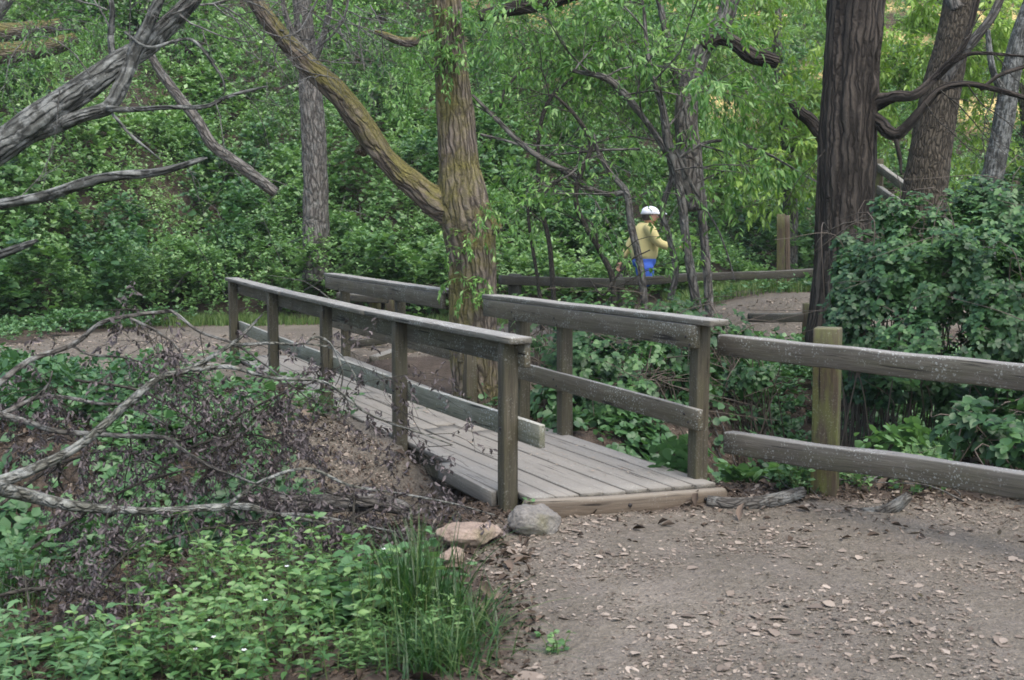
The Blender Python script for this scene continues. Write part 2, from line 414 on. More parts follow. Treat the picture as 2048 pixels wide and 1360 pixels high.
def bark_mat(name, dark, mid, light, stretch=.16, sc=26., moss=0., lichen=0., bump=.02, mossc=(.115, .105, .028)):
    m, nt, b = mat(name); g = G(nt)
    co = g.attr('bk').outputs['Vector']
    wv = g.n('ShaderNodeTexNoise', {'Vector': co, 'Scale': 5., 'Detail': 3.}).outputs['Color']
    co2 = g.n('ShaderNodeVectorMath', {0: co, 1: g.n('ShaderNodeVectorMath', {0: wv, 'Scale': .07}, operation='SCALE').outputs[0]}, operation='ADD').outputs[0]
    sv = g.scalev(co2, (1, 1, stretch))
    a = g.noise(sv, sc, 6, .65, .3)
    v = g.n('ShaderNodeTexVoronoi', {'Vector': sv, 'Scale': sc * .9}, feature='DISTANCE_TO_EDGE').outputs['Distance']
    ve = g.ramp(v, [(.0, (0,)), (.22, (1,))])
    fine = g.noise(g.scalev(co, (1, 1, .3)), sc * 5, 4, .7)
    c = g.ramp(a, [(.28, dark), (.5, mid), (.75, light)])
    c = g.mix(.3, c, g.ramp(fine, [(.3, dark), (.7, light)]))
    c = g.mix(g.math('MULTIPLY', g.math('SUBTRACT', 1, ve), .75), c, tuple(x * .45 for x in dark))
    obj = g.n('ShaderNodeTexCoord').outputs['Object']
    if lichen:
        ln = g.ramp(g.noise(obj, 9, 6, .7), [(.52 - .1 * lichen, (0,)), (.60, (1,))])
        c = g.mix(g.math('MULTIPLY', ln, lichen), c, (.36, .37, .34))
    hh = g.math('ADD', g.math('MULTIPLY', ve, 1.), g.math('ADD', a, g.math('MULTIPLY', fine, .3)))
    if moss:
        nz = g.n('ShaderNodeSeparateXYZ', {0: g.n('ShaderNodeNewGeometry').outputs['Normal']})
        up = g.math('ADD', g.math('MULTIPLY', nz.outputs[2], .34), g.math('MULTIPLY', nz.outputs[0], -.06))
        mn = g.math('ADD', g.noise(obj, 3.0, 5, .68), up)
        mf = g.ramp(mn, [(.56 - .14 * moss, (0,)), (.74 - .10 * moss, (1,))])
        mc = g.ramp(g.noise(obj, 55, 4, .7), [(.3, tuple(x * .5 for x in mossc)), (.7, tuple(x * 1.7 for x in mossc))])
        c = g.mix(g.math('MULTIPLY', mf, .78), c, mc)
        hh = g.math('ADD', hh, g.math('MULTIPLY', mf, .5))
    g.set(b, 'Base Color', c); b.inputs['Roughness'].default_value = .9; b.inputs['Specular IOR Level'].default_value = .2
    g.bump(hh, .9, bump, b)
    return m
M_barkm = bark_mat('mossy willow bark', (.055, .043, .032), (.155, .127, .097), (.31, .26, .205), .13, 28, moss=1.0)
M_barkd = bark_mat('dark furrowed bark', (0.017, 0.014, 0.011), (0.053, 0.044, 0.035), (0.125, 0.104, 0.082), .055, 20, bump=.03)
M_barkr = bark_mat('brown plated bark', (0.031, 0.025, 0.018), (0.084, 0.071, 0.050), (0.154, 0.130, 0.097), .22, 34)
M_barkg = bark_mat('grey lichened bark', (0.025, 0.025, 0.021), (0.082, 0.083, 0.072), (0.192, 0.198, 0.175), .13, 22, lichen=.42)
M_barkb = bark_mat('grey brown bark', (.048, .044, .037), (.138, .125, .107), (.25, .23, .20), .2, 24, lichen=.2)
M_twig = bark_mat('dead twig bark', (0.048, 0.044, 0.039), (0.115, 0.109, 0.097), (0.221, 0.218, 0.194), .3, 60, lichen=.25, bump=.004)
M_twigd = bark_mat('dark twig bark', (0.021, 0.019, 0.015), (0.053, 0.047, 0.036), (0.106, 0.096, 0.078), .3, 60, bump=.004)
M_dbranch = bark_mat('fallen branch bark', (0.034, 0.029, 0.025), (0.091, 0.083, 0.070), (0.182, 0.172, 0.145), .3, 50, lichen=.35, bump=.006)
M_lichb = bark_mat('crusty lichened bark', (0.048, 0.045, 0.035), (0.130, 0.125, 0.100), (0.259, 0.270, 0.218), .4, 45, lichen=.55, bump=.015)
M_stem = simple('green stems', (.10, .14, .04)); M_cane = simple('bramble canes', (.09, .07, .05))
def rock_mat(name, a, bcol, cc):
    m, nt, b = mat(name); g = G(nt); co = g.n('ShaderNodeTexCoord').outputs['Object']
    n1 = g.noise(co, 5, 7, .7, .3); n2 = g.noise(co, 40, 5, .7)
    c = g.ramp(n1, [(.3, a), (.5, bcol), (.72, cc)])
    c = g.mix(.35, c, g.ramp(n2, [(.3, a), (.7, cc)]))
    c = g.mix(g.ramp(g.noise(co, 3.1, 3), [(.55, (0,)), (.68, (.6,))]), c, (.13, .12, .045))
    g.set(b, 'Base Color', c); b.inputs['Roughness'].default_value = .85; b.inputs['Specular IOR Level'].default_value = .3
    g.bump(g.math('ADD', n1, g.math('MULTIPLY', n2, .5)), 1., .035, b); return m
M_rock = rock_mat('grey rock', (.09, .084, .072), (.185, .172, .15), (.32, .30, .265))
M_rockt = rock_mat('tan rock', (.14, .10, .07), (.29, .22, .17), (.45, .36, .29))

# ------------------------------------------------------------------ ground and paths
def axis(segs):
    out = [np.array([segs[0][0]])]
    for a, b, st in segs:
        n = max(1, int(round((b - a) / st))); out.append(np.linspace(a, b, n + 1)[1:])
    return np.concatenate(out)
gx = axis([(-70, -30, 4), (-30, -12, .6), (-12, -4, .16), (-4, 4, .05), (4, 9, .12), (9, 30, .6), (30, 70, 4)])
gy = axis([(-25, 0, 2.5), (0, 3.4, .25), (3.4, 9.5, .05), (9.5, 18, .1), (18, 30, .35), (30, 50, 1), (50, 110, 4)])
X, Y = np.meshgrid(gx, gy)
Z = height(X, Y); PM = pathmask(X, Y)
SUNGOLD = SUNGOLDf(X, Y)
Vg = np.stack([X.ravel(), Y.ravel(), Z.ravel()], 1)
nx, ny = len(gx), len(gy)
i, j = np.meshgrid(np.arange(nx - 1), np.arange(ny - 1))
Fg = np.stack([j * nx + i, j * nx + i + 1, (j + 1) * nx + i + 1, (j + 1) * nx + i], 2).reshape(-1, 4)
fm = PM.ravel()[Fg].mean(1) > .5
fyc = Y.ravel()[Fg].mean(1); fxc = X.ravel()[Fg].mean(1)
def sub(name, sel, obj_name):
    f = Fg[sel]; u, inv = np.unique(f, return_inverse=True)
    me = mesh_np(name, Vg[u], inv.reshape(-1, 4), M_ground, {'path': PM.ravel()[u], 'sun_gold': SUNGOLD.ravel()[u]}, True)
    return link(obj_name, me, kind='structure')
sub('ground', ~fm, 'ground')
sub('dirt_path', fm & ((fyc < 7.0) | (fyc > 10.6)), 'dirt_path')
sub('bare_soil', fm & ~((fyc < 7.0) | (fyc > 10.6)), 'ground_bare_soil')

# ------------------------------------------------------------------ timber
def beam_mesh(L, w, h, mt, bev=.006, bow=0., rough=.0, seed=0, segs=None):
    """box along local x from 0 to L, w along y, h along z; rounded long edges; wavering surface"""
    n = segs or max(4, int(L / .08))
    b = bev
    sec = np.array([[-w/2 + b, -h/2], [w/2 - b, -h/2], [w/2 - b*.3, -h/2 + b*.3], [w/2, -h/2 + b], [w/2, h/2 - b], [w/2 - b*.3, h/2 - b*.3], [w/2 - b, h/2], [-w/2 + b, h/2], [-w/2 + b*.3, h/2 - b*.3], [-w/2, h/2 - b], [-w/2, -h/2 + b], [-w/2 + b*.3, -h/2 + b*.3]])
    xs = np.linspace(0, L, n + 1); xs[1] = xs[0] + b; xs[-2] = xs[-1] - b
    k = len(sec); V = np.zeros((n + 1, k, 3))
    for q, x in enumerate(xs):
        s = 1 - (b * 1.2 / min(w, h) if q in (0, n) else 0)
        V[q, :, 0] = x; V[q, :, 1] = sec[:, 0] * s; V[q, :, 2] = sec[:, 1] * s + bow * math.sin(math.pi * x / L)
    V = V.reshape(-1, 3); bk = V.copy()
    if rough:
        p = V * [2.2, 6, 6] + seed * 3.1
        for a in (1, 2): V[:, a] += rough * (fbm(p, seed + a * 3, 3) - .5) * 2
        V[:, 2] += rough * 1.6 * (fbm(np.stack([V[:, 0] * 1.5, V[:, 0] * 0 + seed, V[:, 0] * 0], 1), seed, 2) - .5) * 2
    i = np.arange(n)[:, None]; j = np.arange(k)[None]; j2 = (j + 1) % k
    Q = np.stack([i * k + j, i * k + j2, (i + 1) * k + j2, (i + 1) * k + j], 2).reshape(-1, 4)
    T = [];
    for base, flip in ((0, 1), (n * k, 0)):
        V = np.vstack([V, V[base:base + k].mean(0)]); bk = np.vstack([bk, bk[base:base + k].mean(0)]); c = len(V) - 1
        for q in range(k):
            t = [c, base + q, base + (q + 1) % k]; T.append(t[::-1] if flip else t)
    return mesh_np('timber', V, [Q, np.array(T)], mt, {'bk': bk}, False)
def frame(p0, p1, up=(0, 0, 1)):
    p0 = Vector(p0); x = (Vector(p1) - p0); L = x.length; x.normalize()
    y = Vector(up).cross(x); y.normalize(); z = x.cross(y)
    M = Matrix((x, y, z)).transposed().to_4x4(); M.translation = p0
    return M, L
def beam(name, p0, p1, w, h, mt, parent=None, up=(0, 0, 1), **kw):
    M, L = frame(p0, p1, up)
    tg = {k: kw.pop(k) for k in ('label', 'cat', 'group', 'kind') if k in kw}
    return link(name, beam_mesh(L, w, h, mt, **kw), parent, M=M, **tg)
def bolt(parent, p, n, r=.009):
    """small round bolt head standing 4 mm proud"""
    n = Vector(n).normalized(); M = n.to_track_quat('Z', 'Y').to_matrix().to_4x4(); M.translation = Vector(p)
    a = np.linspace(0, 2 * math.pi, 12, endpoint=False)
    V = np.vstack([np.stack([np.cos(a) * r, np.sin(a) * r, a * 0 - .004], 1), np.stack([np.cos(a) * r * .85, np.sin(a) * r * .85, a * 0 + .005], 1), [[0, 0, .007]]])
    Q = [[i, (i + 1) % 12, 12 + (i + 1) % 12, 12 + i] for i in range(12)]; T = [[24, 12 + i, 12 + (i + 1) % 12] for i in range(12)]
    return link('bolt', mesh_np('bolt', V, [np.array(Q), np.array(T)], M_bolt, None, True), parent, M=M)

# ------------------------------------------------------------------ the footbridge
SL = -.485
DIR = np.array([SL, 1.0, 0]); DIR /= np.linalg.norm(DIR)            # towards the far end
ACR = np.array([DIR[1], -DIR[0], 0])                                # across, towards the right
def lineL(Yv, off=0., z=0.): return np.array([-.026 + SL * (Yv - 6.64), Yv, z]) + ACR * off
def lineR(Yv, off=0., z=0.): return np.array([1.19 + SL * (Yv - 6.95), Yv, z]) + ACR * off
def sag(Yv): return -.028 * math.sin(math.pi * np.clip((Yv - 6.64) / 6.55, 0, 1))
bridge = thing('footbridge', 'weathered grey brown timber footbridge with plank deck and railings crossing the gully', 'footbridge', (-.9, 9.6, 0))
# deck: lengthwise planks
def deck():
    mb = MB(); nP = 9; W = 1.195; pw = W / 8
    s0 = np.dot(np.array([0, 6.5, 0]), DIR)
    # near end of the deck is skewed: goes from (1063,1007) to (1434,973) in the photo
    A = at(1050, 1009, 6.52)[:2]; A = np.array([.085, 6.46]); B = np.array([1.27, 6.88])
    rng = np.random.default_rng(3)
    org = lineL(6.64)[:2]
    for k in range(nP):
        o0 = .05 + (k - 1) * pw + .005; o1 = .05 + k * pw - .005
        if k == 0: o0 = -.035
        def start(o):     # distance along DIR of the near end for across-offset o
            f = (o - .055) / 1.25
            P = A + (B - A) * f
            return np.dot(P - org, DIR[:2])
        cuts = [None, rng.uniform(1.7, 2.6), rng.uniform(4.0, 4.9), 7.45]
        for q in range(1 if k == 0 else 3):
            if k == 0: cuts = [None, .96]
            n = 14
            a0 = np.array([start(o0), start(o1)]) if q == 0 else np.array([cuts[q] + .004] * 2)
            a1 = np.array([cuts[q + 1] - .004] * 2)
            dz = rng.uniform(-.004, .004)
            if k == 0 and q == 0: a0 = np.array([.055, .055])
            ring = []
            for t in np.linspace(0, 1, n):
                s_ = a0 * (1 - t) + a1 * t
                for (oo, ss, zz) in ((o0, s_[0], -.040), (o0, s_[0], -.003), (o0 + .004, s_[0], 0), (o1 - .004, s_[1], 0), (o1, s_[1], -.003), (o1, s_[1], -.040)):
                    Pw = org + DIR[:2] * ss + ACR[:2] * oo
                    ring.append([Pw[0], Pw[1], zz + dz + sag(Pw[1]), ss, oo, zz])
            ring = np.array(ring); V = ring[:, :3]; bk = ring[:, 3:]
            V[:, 2] += .0035 * (f2(V[:, 0], V[:, 1], 6, 4) - .5)
            Q = [];
            for i_ in range(n - 1):
                for j_ in range(6):
                    Q.append([i_ * 6 + j_, i_ * 6 + (j_ + 1) % 6, (i_ + 1) * 6 + (j_ + 1) % 6, (i_ + 1) * 6 + j_])
            Q = np.array(Q)[:, ::-1]
            e = (n - 1) * 6
            Q = np.vstack([Q, [[0, 1, 4, 5], [1, 2, 3, 4], [e + 5, e + 4, e + 1, e], [e + 4, e + 3, e + 2, e + 1]]])
            mb.add(V, Q, None, bk)
    link('deck', mb.build('deck', M_deck, False), bridge)
    # end beam under the skewed near end
    e0 = np.array([.06, 6.425, -.085]); e1 = np.array([1.30, 6.86, -.10])
    beam('end_beam', e0, e1, .075, .155, M_beam, bridge, bev=.02, rough=.006, seed=4)
    for f in (.12, .5, .88):
        p = e0 + (e1 - e0) * f
        bolt(bridge, p + np.array([.325, -.945, 0]) * .041 + [0, 0, .02], (.325, -.945, 0), .012)
    # stringers under the deck
    beam('fascia', lineL(6.70, -.056, -.052), lineL(7.46, -.056, -.052), .036, .095, M_deck, bridge, rough=.002)
    for off in (.14, .62, 1.1):
        a = lineL(6.78 + off * .3, off, -.175); b_ = lineL(13.1, off, -.13)
        a[2] = -.13
        beam('stringer', a, b_, .09, .16, M_post, bridge, rough=.003)
deck()
def railing(side, caps, boards, mids, posts, label):
    """one run of railing: cap plank, upper board on the deck side, lower board, posts, bolts"""
    L_ = lineL if side == 'L' else lineR
    inn = 1 if side == 'L' else -1
    c = L_((caps[0][0] + caps[1][0]) / 2)
    rl = bpy.data.objects.new('railing', None); COL.objects.link(rl); rl.location = Vector(c); rl.empty_display_size = .1
    rl.parent = bridge; rl.matrix_parent_inverse = Matrix.Translation(-Vector(bridge.location)); rl['label'] = label
    def put(nm, p0, p1, w, h, m, up=(0, 0, 1), **kw):
        o = beam(nm, p0, p1, w, h, m, None, up, **kw)
        o.parent = rl; o.matrix_parent_inverse = Matrix.Translation(-Vector(rl.location)); return o
    def runs(a, b):                                                   # follow the sag on the long left side
        if side == 'L': ys = [a, a + (b - a) * .34, a + (b - a) * .67, b]
        else: ys = [a, b]
        return list(zip(ys[:-1], ys[1:]))
    sg = sag if side == 'L' else (lambda v: 0)
    zc = lambda v: np.interp(v, [caps[0][0], caps[1][0]], [caps[0][1], caps[1][1]])
    for a, b_ in runs(caps[0][0], caps[1][0]):
        put('cap_rail', L_(a, .012 * inn, zc(a) - .019 + sg(a)), L_(b_ - .003, .012 * inn, zc(b_) - .019 + sg(b_)), .145, .038, M_cap, bev=.006, rough=.0025, seed=int(a * 7))
    for a, b_ in runs(*boards):
        put('upper_board', L_(a, .065 * inn, zc(a) - .038 - .073 + sg(a)), L_(b_ - .003, .065 * inn, zc(b_) - .038 - .073 + sg(b_)), .038, .14, M_board, bev=.004, rough=.002, seed=int(a * 5))
    for a, b_ in runs(mids[0][0], mids[1][0]):
        zm = lambda v: np.interp(v, [mids[0][0], mids[1][0]], [mids[0][1], mids[1][1]])
        put('lower_board', L_(a, .067 * inn, zm(a) - .066 + sg(a)), L_(b_ - .003, .067 * inn, zm(b_) - .066 + sg(b_)), .038, .132, M_mid if side == 'L' else M_board, bev=.004, rough=.002, seed=int(a * 9))
    for q, (yp, zb) in enumerate(posts):
        zt = zc(yp) - .040 + sg(yp)
        lean = R.uniform(-.008, .008)
        put('post', L_(yp, 0, zb), L_(yp, lean, zt), .092, .092, M_post, up=tuple(DIR), bev=.006, rough=.0022, seed=q + 3)
        if side == 'R':
            for dz, dd in ((-.075, .02), (-.12, -.02)):
                p = L_(yp + dd, -.085, zt + dz); b1 = bolt(rl, p, -ACR)
            for dz, dd in ((.045, .02), (-.0, -.02)):
                p = L_(yp + dd, -.0875, mids[0][1] - .09 + dz); b1 = bolt(rl, p, -ACR)
        else:
            for zz in (mids[0][1] - .06,):
                b1 = bolt(rl, L_(yp, -.047, zz + sg(yp)), -ACR)
    return rl
dL = 6.55 / 4
railing('L', [(6.50, .925), (13.32, .93)], (6.52, 13.28), [(6.36, .44), (13.2, .43)], [(6.64, -.42)] + [(6.64 + dL * k, -.3) for k in (1, 2, 3, 4)], 'long unbroken left railing with five posts and flat cap')
railing('R', [(6.83, .997), (9.78, .962)], (6.96, 9.76), [(6.92, .445), (9.34, .462)], [(7.03, -.5), (8.58, -.5), (9.23, -.4)], 'near right railing section with speckled cap ending before the mossy tree')
railing('R', [(10.55, .955), (13.95, .952)], (10.57, 13.9), [(10.2, .455), (13.7, .455)], [(10.18, -.5), (11.78, -.3), (13.43, -.2)][1:], 'far right railing section beyond the mossy tree')
# short post that carries the far lower board by the tree, and a low kerb timber on the far bank
beam('post', lineR(10.18, 0, -.5), lineR(10.18, 0, .43), .10, .10, M_post, bridge, up=tuple(DIR), rough=.002)
beam('kerb_timber', lineR(12.9, .15, -.02), lineR(13.6, 1.0, .02), .14, .16, M_board, bridge, rough=.004)

beam('kerb_timber', at(330, 737, 12.4) , at(470, 745, 12.5), .12, .16, M_board, None, rough=.004, label='low timber edging at the far left end of the bridge', cat='kerb')
# ------------------------------------------------------------------ fences
def rail_fence(label, posts, rails, pm, rm, group=None, name='wooden_fence', pw=.15, loc=None):
    f = thing(name, label, 'fence', loc if loc is not None else posts[0][0], group)
    for k, (p0, p1, w) in enumerate(posts):
        beam('post', p0, p1, w, w * .9, pm, f, up=(.45, 1, 0), bev=.008, rough=.004, seed=k + 11)
    for k, (p0, p1, w, h) in enumerate(rails):
        beam('rail', p0, p1, w, h, rm, f, bev=.009, rough=.011, seed=k * 5 + 2, bow=-.012)
    return f
fpost = at(1652, 1020, 6.95)
rail_fence('two rail split timber fence with green stained post beside the near path',
    [((fpost[0], 6.98, -.45), (fpost[0] - .012, 6.98, at(1650, 656, 6.95)[2]), .155), ((3.9, 4.75, -.4), (3.9, 4.75, .98), .155)],
    [(at(1443, 690, 7.16), (2.80, 5.62, .80), .105, .128), (at(1455, 880, 7.12), (2.82, 5.55, .26), .105, .135)],
    M_gpost, M_rail)
# the top and bottom rails run on to the next post outside the frame
def far_fence_pts():
    return None
def gp(px, Yv, dz=0):
    p = at(px, 600, Yv); return np.array([p[0], Yv, gz(p[0], Yv) + dz])
yf = 17.2
pA, pB, pC = at(1030, 556, 15.9), at(1228, 560, 16.6), at(1565, 545, yf)
rail_fence('low dark rail fence behind the thin stems and the walker',
    [((pA[0], 15.95, -.3), (pA[0], 15.95, at(1030, 548, 15.9)[2]), .15), ((at(1235, 560, 16.7)[0], 16.75, -.1), at(1235, 548, 16.75), .13)],
    [(at(1000, 560, 15.8), at(1245, 566, 16.6), .12, .13), (at(1225, 562, 16.6), at(1410, 553, 17.0), .12, .12), (at(1395, 552, 17.0), at(1662, 543, 17.4), .12, .12)], M_old, M_old)
rail_fence('tall yellow green weathered post standing alone behind the low rail',
    [((at(1562, 600, 17.6)[0], 17.6, 0.), at(1562, 428, 17.6), .13)], [], M_gpost, M_old, name='fence_post') if False else None
tp = thing('fence_post', 'tall yellow green post with reddish brown side left of the dark trunk', 'post', (at(1565, 600, 17.7)[0], 17.7, gz(4.1, 17.7)))
beam('post_timber', (at(1562, 600, 17.7)[0], 17.7, -.1), at(1562, 428, 17.7), .125, .10, M_gpost, tp, up=(.2, 1, 0), rough=.004)
beam('backing_board', (at(1574, 600, 17.8)[0], 17.74, .3), at(1575, 431, 17.74), .07, .06, M_barkr and M_beam, tp, up=(.2, 1, 0), rough=.004)
rail_fence('low mossy edging rail along the far path left of the dark trunk',
    [((at(1618, 640, 13.1)[0], 13.1, -.2), at(1618, 606, 13.1), .13)],
    [(at(1500, 636, 12.9), at(1640, 633, 13.2), .12, .10)], M_gpost, M_old)
rail_fence('short dark rail fence beyond the far railing section on the left',
    [((at(750, 640, 14.6)[0], 14.6, -.2), at(750, 585, 14.6), .12), ((at(782, 640, 15.0)[0], 15.0, -.2), at(782, 588, 15.0), .12)],
    [(at(675, 592, 14.7), at(775, 600, 14.4), .08, .09), (at(700, 685, 14.3), at(775, 678, 14.3), .08, .09)], M_gpost, M_old)
rail_fence('pale two rail fence climbing away behind the brown leaning trunk',
    [((at(1757, 430, 20)[0], 20, at(1757, 470, 20)[2]), at(1757, 318, 20), .16)],
    [(at(1752, 330, 20.1), at(1830, 388, 18.5), .09, .13), (at(1750, 372, 20.1), at(1835, 430, 18.5), .09, .13)], M_gpost, M_board)

# ------------------------------------------------------------------ trees
def grow(mb, p, d, L, r, depth, rng, droop=0., bend=.5, kids=(2, 4), acc=None, sides=5, minr=.0012, spread=.8):
    """recursive twigs"""
    n = 6; P = [np.array(p, float)]; d = np.array(d, float); d /= np.linalg.norm(d)
    for i_ in range(n):
        d = d + rng.normal(0, bend / n, 3) + np.array([0, 0, -droop / n]); d /= np.linalg.norm(d); P.append(P[-1] + d * L / n)
    P = np.array(P); rad = np.linspace(r, max(r * .45, minr), n + 1)
    tube(mb, P, rad, sides, L / n, smoothp=False, seed=int(rng.integers(99)), cap=False)
    if acc is not None: acc.append((P, depth))
    if depth > 0:
        for _ in range(rng.integers(*kids)):
            k = rng.integers(1, n + 1); a = rng.normal(0, 1, 3); t = P[k] - P[k - 1]; t /= np.linalg.norm(t)
            a -= t * np.dot(a, t); a /= np.linalg.norm(a)
            grow(mb, P[k], t + a * spread * rng.uniform(.5, 1.2), L * rng.uniform(.45, .8), rad[k] * .65, depth - 1, rng, droop, bend, kids, acc, max(3, sides - 1), minr, spread)

def spray_leaves(acc, per, size, rng, droop=.3, mindepth=1, spread=.03):
    P = []; D = []
    for pts, dep in acc:
        if dep > mindepth: continue
        k = rng.uniform(0, len(pts) - 1.001, per); i_ = k.astype(int); f = (k - i_)[:, None]
        q = pts[i_] * (1 - f) + pts[i_ + 1] * f
        t = unit(pts[i_ + 1] - pts[i_])
        a = unit(rng.normal(0, 1, (per, 3)))
        P.append(q + rng.normal(0, spread * .2, (per, 3))); D.append(unit(t * .8 + a * .9 + np.array([0, 0, -droop])))
    P = np.concatenate(P); D = np.concatenate(D)
    N = unit(rng.normal(0, .45, (len(P), 3)) + [0, 0, 1])
    return P, D, N, rng.uniform(.7, 1.25, len(P)) * size

# main mossy tree, forked
Yt = 10.35
mt_ = thing('forked_tree', 'mossy furrowed trunk rising between the right railing sections with one long limb leaning left', 'tree', (at(950, 790, Yt)[0], Yt, -.1))
mb = MB()
tp_ = [(955, 860, Yt + .1, 0.240), (951, 760, Yt + .05, 0.205), (947, 680, Yt, 0.200), (946, 600, Yt, 0.198), (942, 520, Yt, 0.200), (934, 450, Yt, 0.225), (925, 400, Yt, 0.215), (918, 320, Yt, 0.167), (911, 230, Yt, 0.154), (903, 130, Yt - .05, 0.132), (895, 30, Yt - .1, 0.114), (888, -80, Yt - .1, 0.106), (880, -260, Yt, 0.088)]
tube(mb, PP([q[:3] for q in tp_]), [q[3] for q in tp_], 110, .022, ridge=.020, rs=(15, 2.0), lump=.10, seed=3)
link('trunk', mb.build('trunk', M_barkm), mt_)
mb = MB()
lp = [(925, 440, Yt, 0.141), (875, 405, Yt - .02, 0.128), (835, 375, Yt - .05, 0.101), (770, 315, Yt - .1, 0.092), (720, 245, Yt - .15, 0.099), (670, 180, Yt - .2, 0.092), (610, 125, Yt - .2, 0.081), (565, 75, Yt - .25, 0.066), (515, 10, Yt - .3, 0.057), (470, -70, Yt - .3, 0.048), (420, -200, Yt - .3, 0.035)]
tube(mb, PP([q[:3] for q in lp]), [q[3] for q in lp], 72, .022, ridge=.013, rs=(18, 2.2), lump=.08, seed=8)
link('limb', mb.build('limb', M_barkm), mt_)
for (px, py, rr) in ((985, 455, .075), (905, 425, .06), (965, 428, .08), (720, 300, .05)):
    c = at(px, py, Yt - .08); mb = MB(); tube(mb, [c + [0, .12, 0], c + [0, .03, 0], c + [0, -.03, 0]], [rr, rr * .9, rr * .35], 24, .02, ridge=.012, lump=.3, seed=int(px))
    link('burl', mb.build('burl', M_barkm), mt_)
# twigs and sprouts of this tree
mb = MB(); acc = []; rng = np.random.default_rng(12)
for (px, py) in [(560, 60), (590, 95), (620, 120), (530, 30), (640, 150), (600, 80), (690, 20), (570, 20), (650, 30), (720, 30), (500, 5), (610, -20), (630, -30), (660, -20), (680, 40), (585, 130), (545, 100), (520, 60), (740, 10), (700, 70), (660, 90), (420, 10), (450, 20)]:
    grow(mb, at(px, py, Yt - .35), rng.normal(0, .6, 3) + [.2, -.2, -.3], .55, .007, 3, rng, .35, 1.1, (2, 4))
tube(mb, PP([(700, -40, 9.7), (690, 30, 9.7), (660, 75, 9.75), (610, 110, 9.8), (570, 118, 9.8)]), [.012, .011, .009, .006, .003], 6, .05)
tube(mb, PP([(650, -30, 9.6), (600, 60, 9.6), (560, 80, 9.6), (545, 150, 9.7)]), [.010, .009, .007, .003], 6, .05)
link('bare_twigs', mb.build('bare_twigs', M_twig), mt_)
mb = MB(); acc = []
for (px, py) in [(900, 60), (905, 45), (915, 120), (895, 135), (900, 150), (970, 420), (960, 425), (940, 470), (930, 560), (945, 575), (975, 610), (985, 600), (885, 110), (910, 90), (925, 505)]:
    b0 = at(px, py, Yt - .18)
    for _ in range(3):
        grow(mb, b0, rng.normal(0, .6, 3) + [0, -.5, .7], .22, .003, 1, rng, .9, .8, (2, 4), acc, 4)
link('sprout_stems', mb.build('sprout_stems', M_stem), mt_)
P, D, N, S = spray_leaves(acc, 9, .055, rng, .5)
link('sprout_leaves', leaves('sprout_leaves', P, D, N, S, M_willd, 'willow'), mt_)

def big_tree(name, label, pts, mt, sides, step, ridge, rs, lump, seed, branches=(), bm=None, cat='tree', loc=None, twigs=None, tm=None):
    P = PP([q[:3] for q in pts])
    root = thing(name, label, cat, loc if loc is not None else (P[0][0], P[0][1], gz(P[0][0], P[0][1])))
    mb = MB(); tube(mb, P, [q[3] for q in pts], sides, step, ridge, rs, lump, 0, seed)
    link('trunk' if cat == 'tree' else 'stem', mb.build('trunk', mt), root)
    for k, br in enumerate(branches):
        m2 = MB(); tube(m2, PP([q[:3] for q in br]), [q[3] for q in br], 20, .03, ridge * .4, rs, .12, .012, seed + k + 1)
        link('branch', m2.build('branch', bm or mt), root)
    if twigs:
        m3 = MB(); rg = np.random.default_rng(seed + 50)
        for (px, py, Yv, dx, dy, L, r, dep) in twigs:
            b0 = at(px, py, Yv); grow(m3, b0, [dx, rg.normal(0, .25), dy], L, r, dep, rg, .15, .9, (2, 4), None, 5)
        link('twigs', m3.build('twigs', tm or M_twigd), root)
    return root
Yd = 12.0
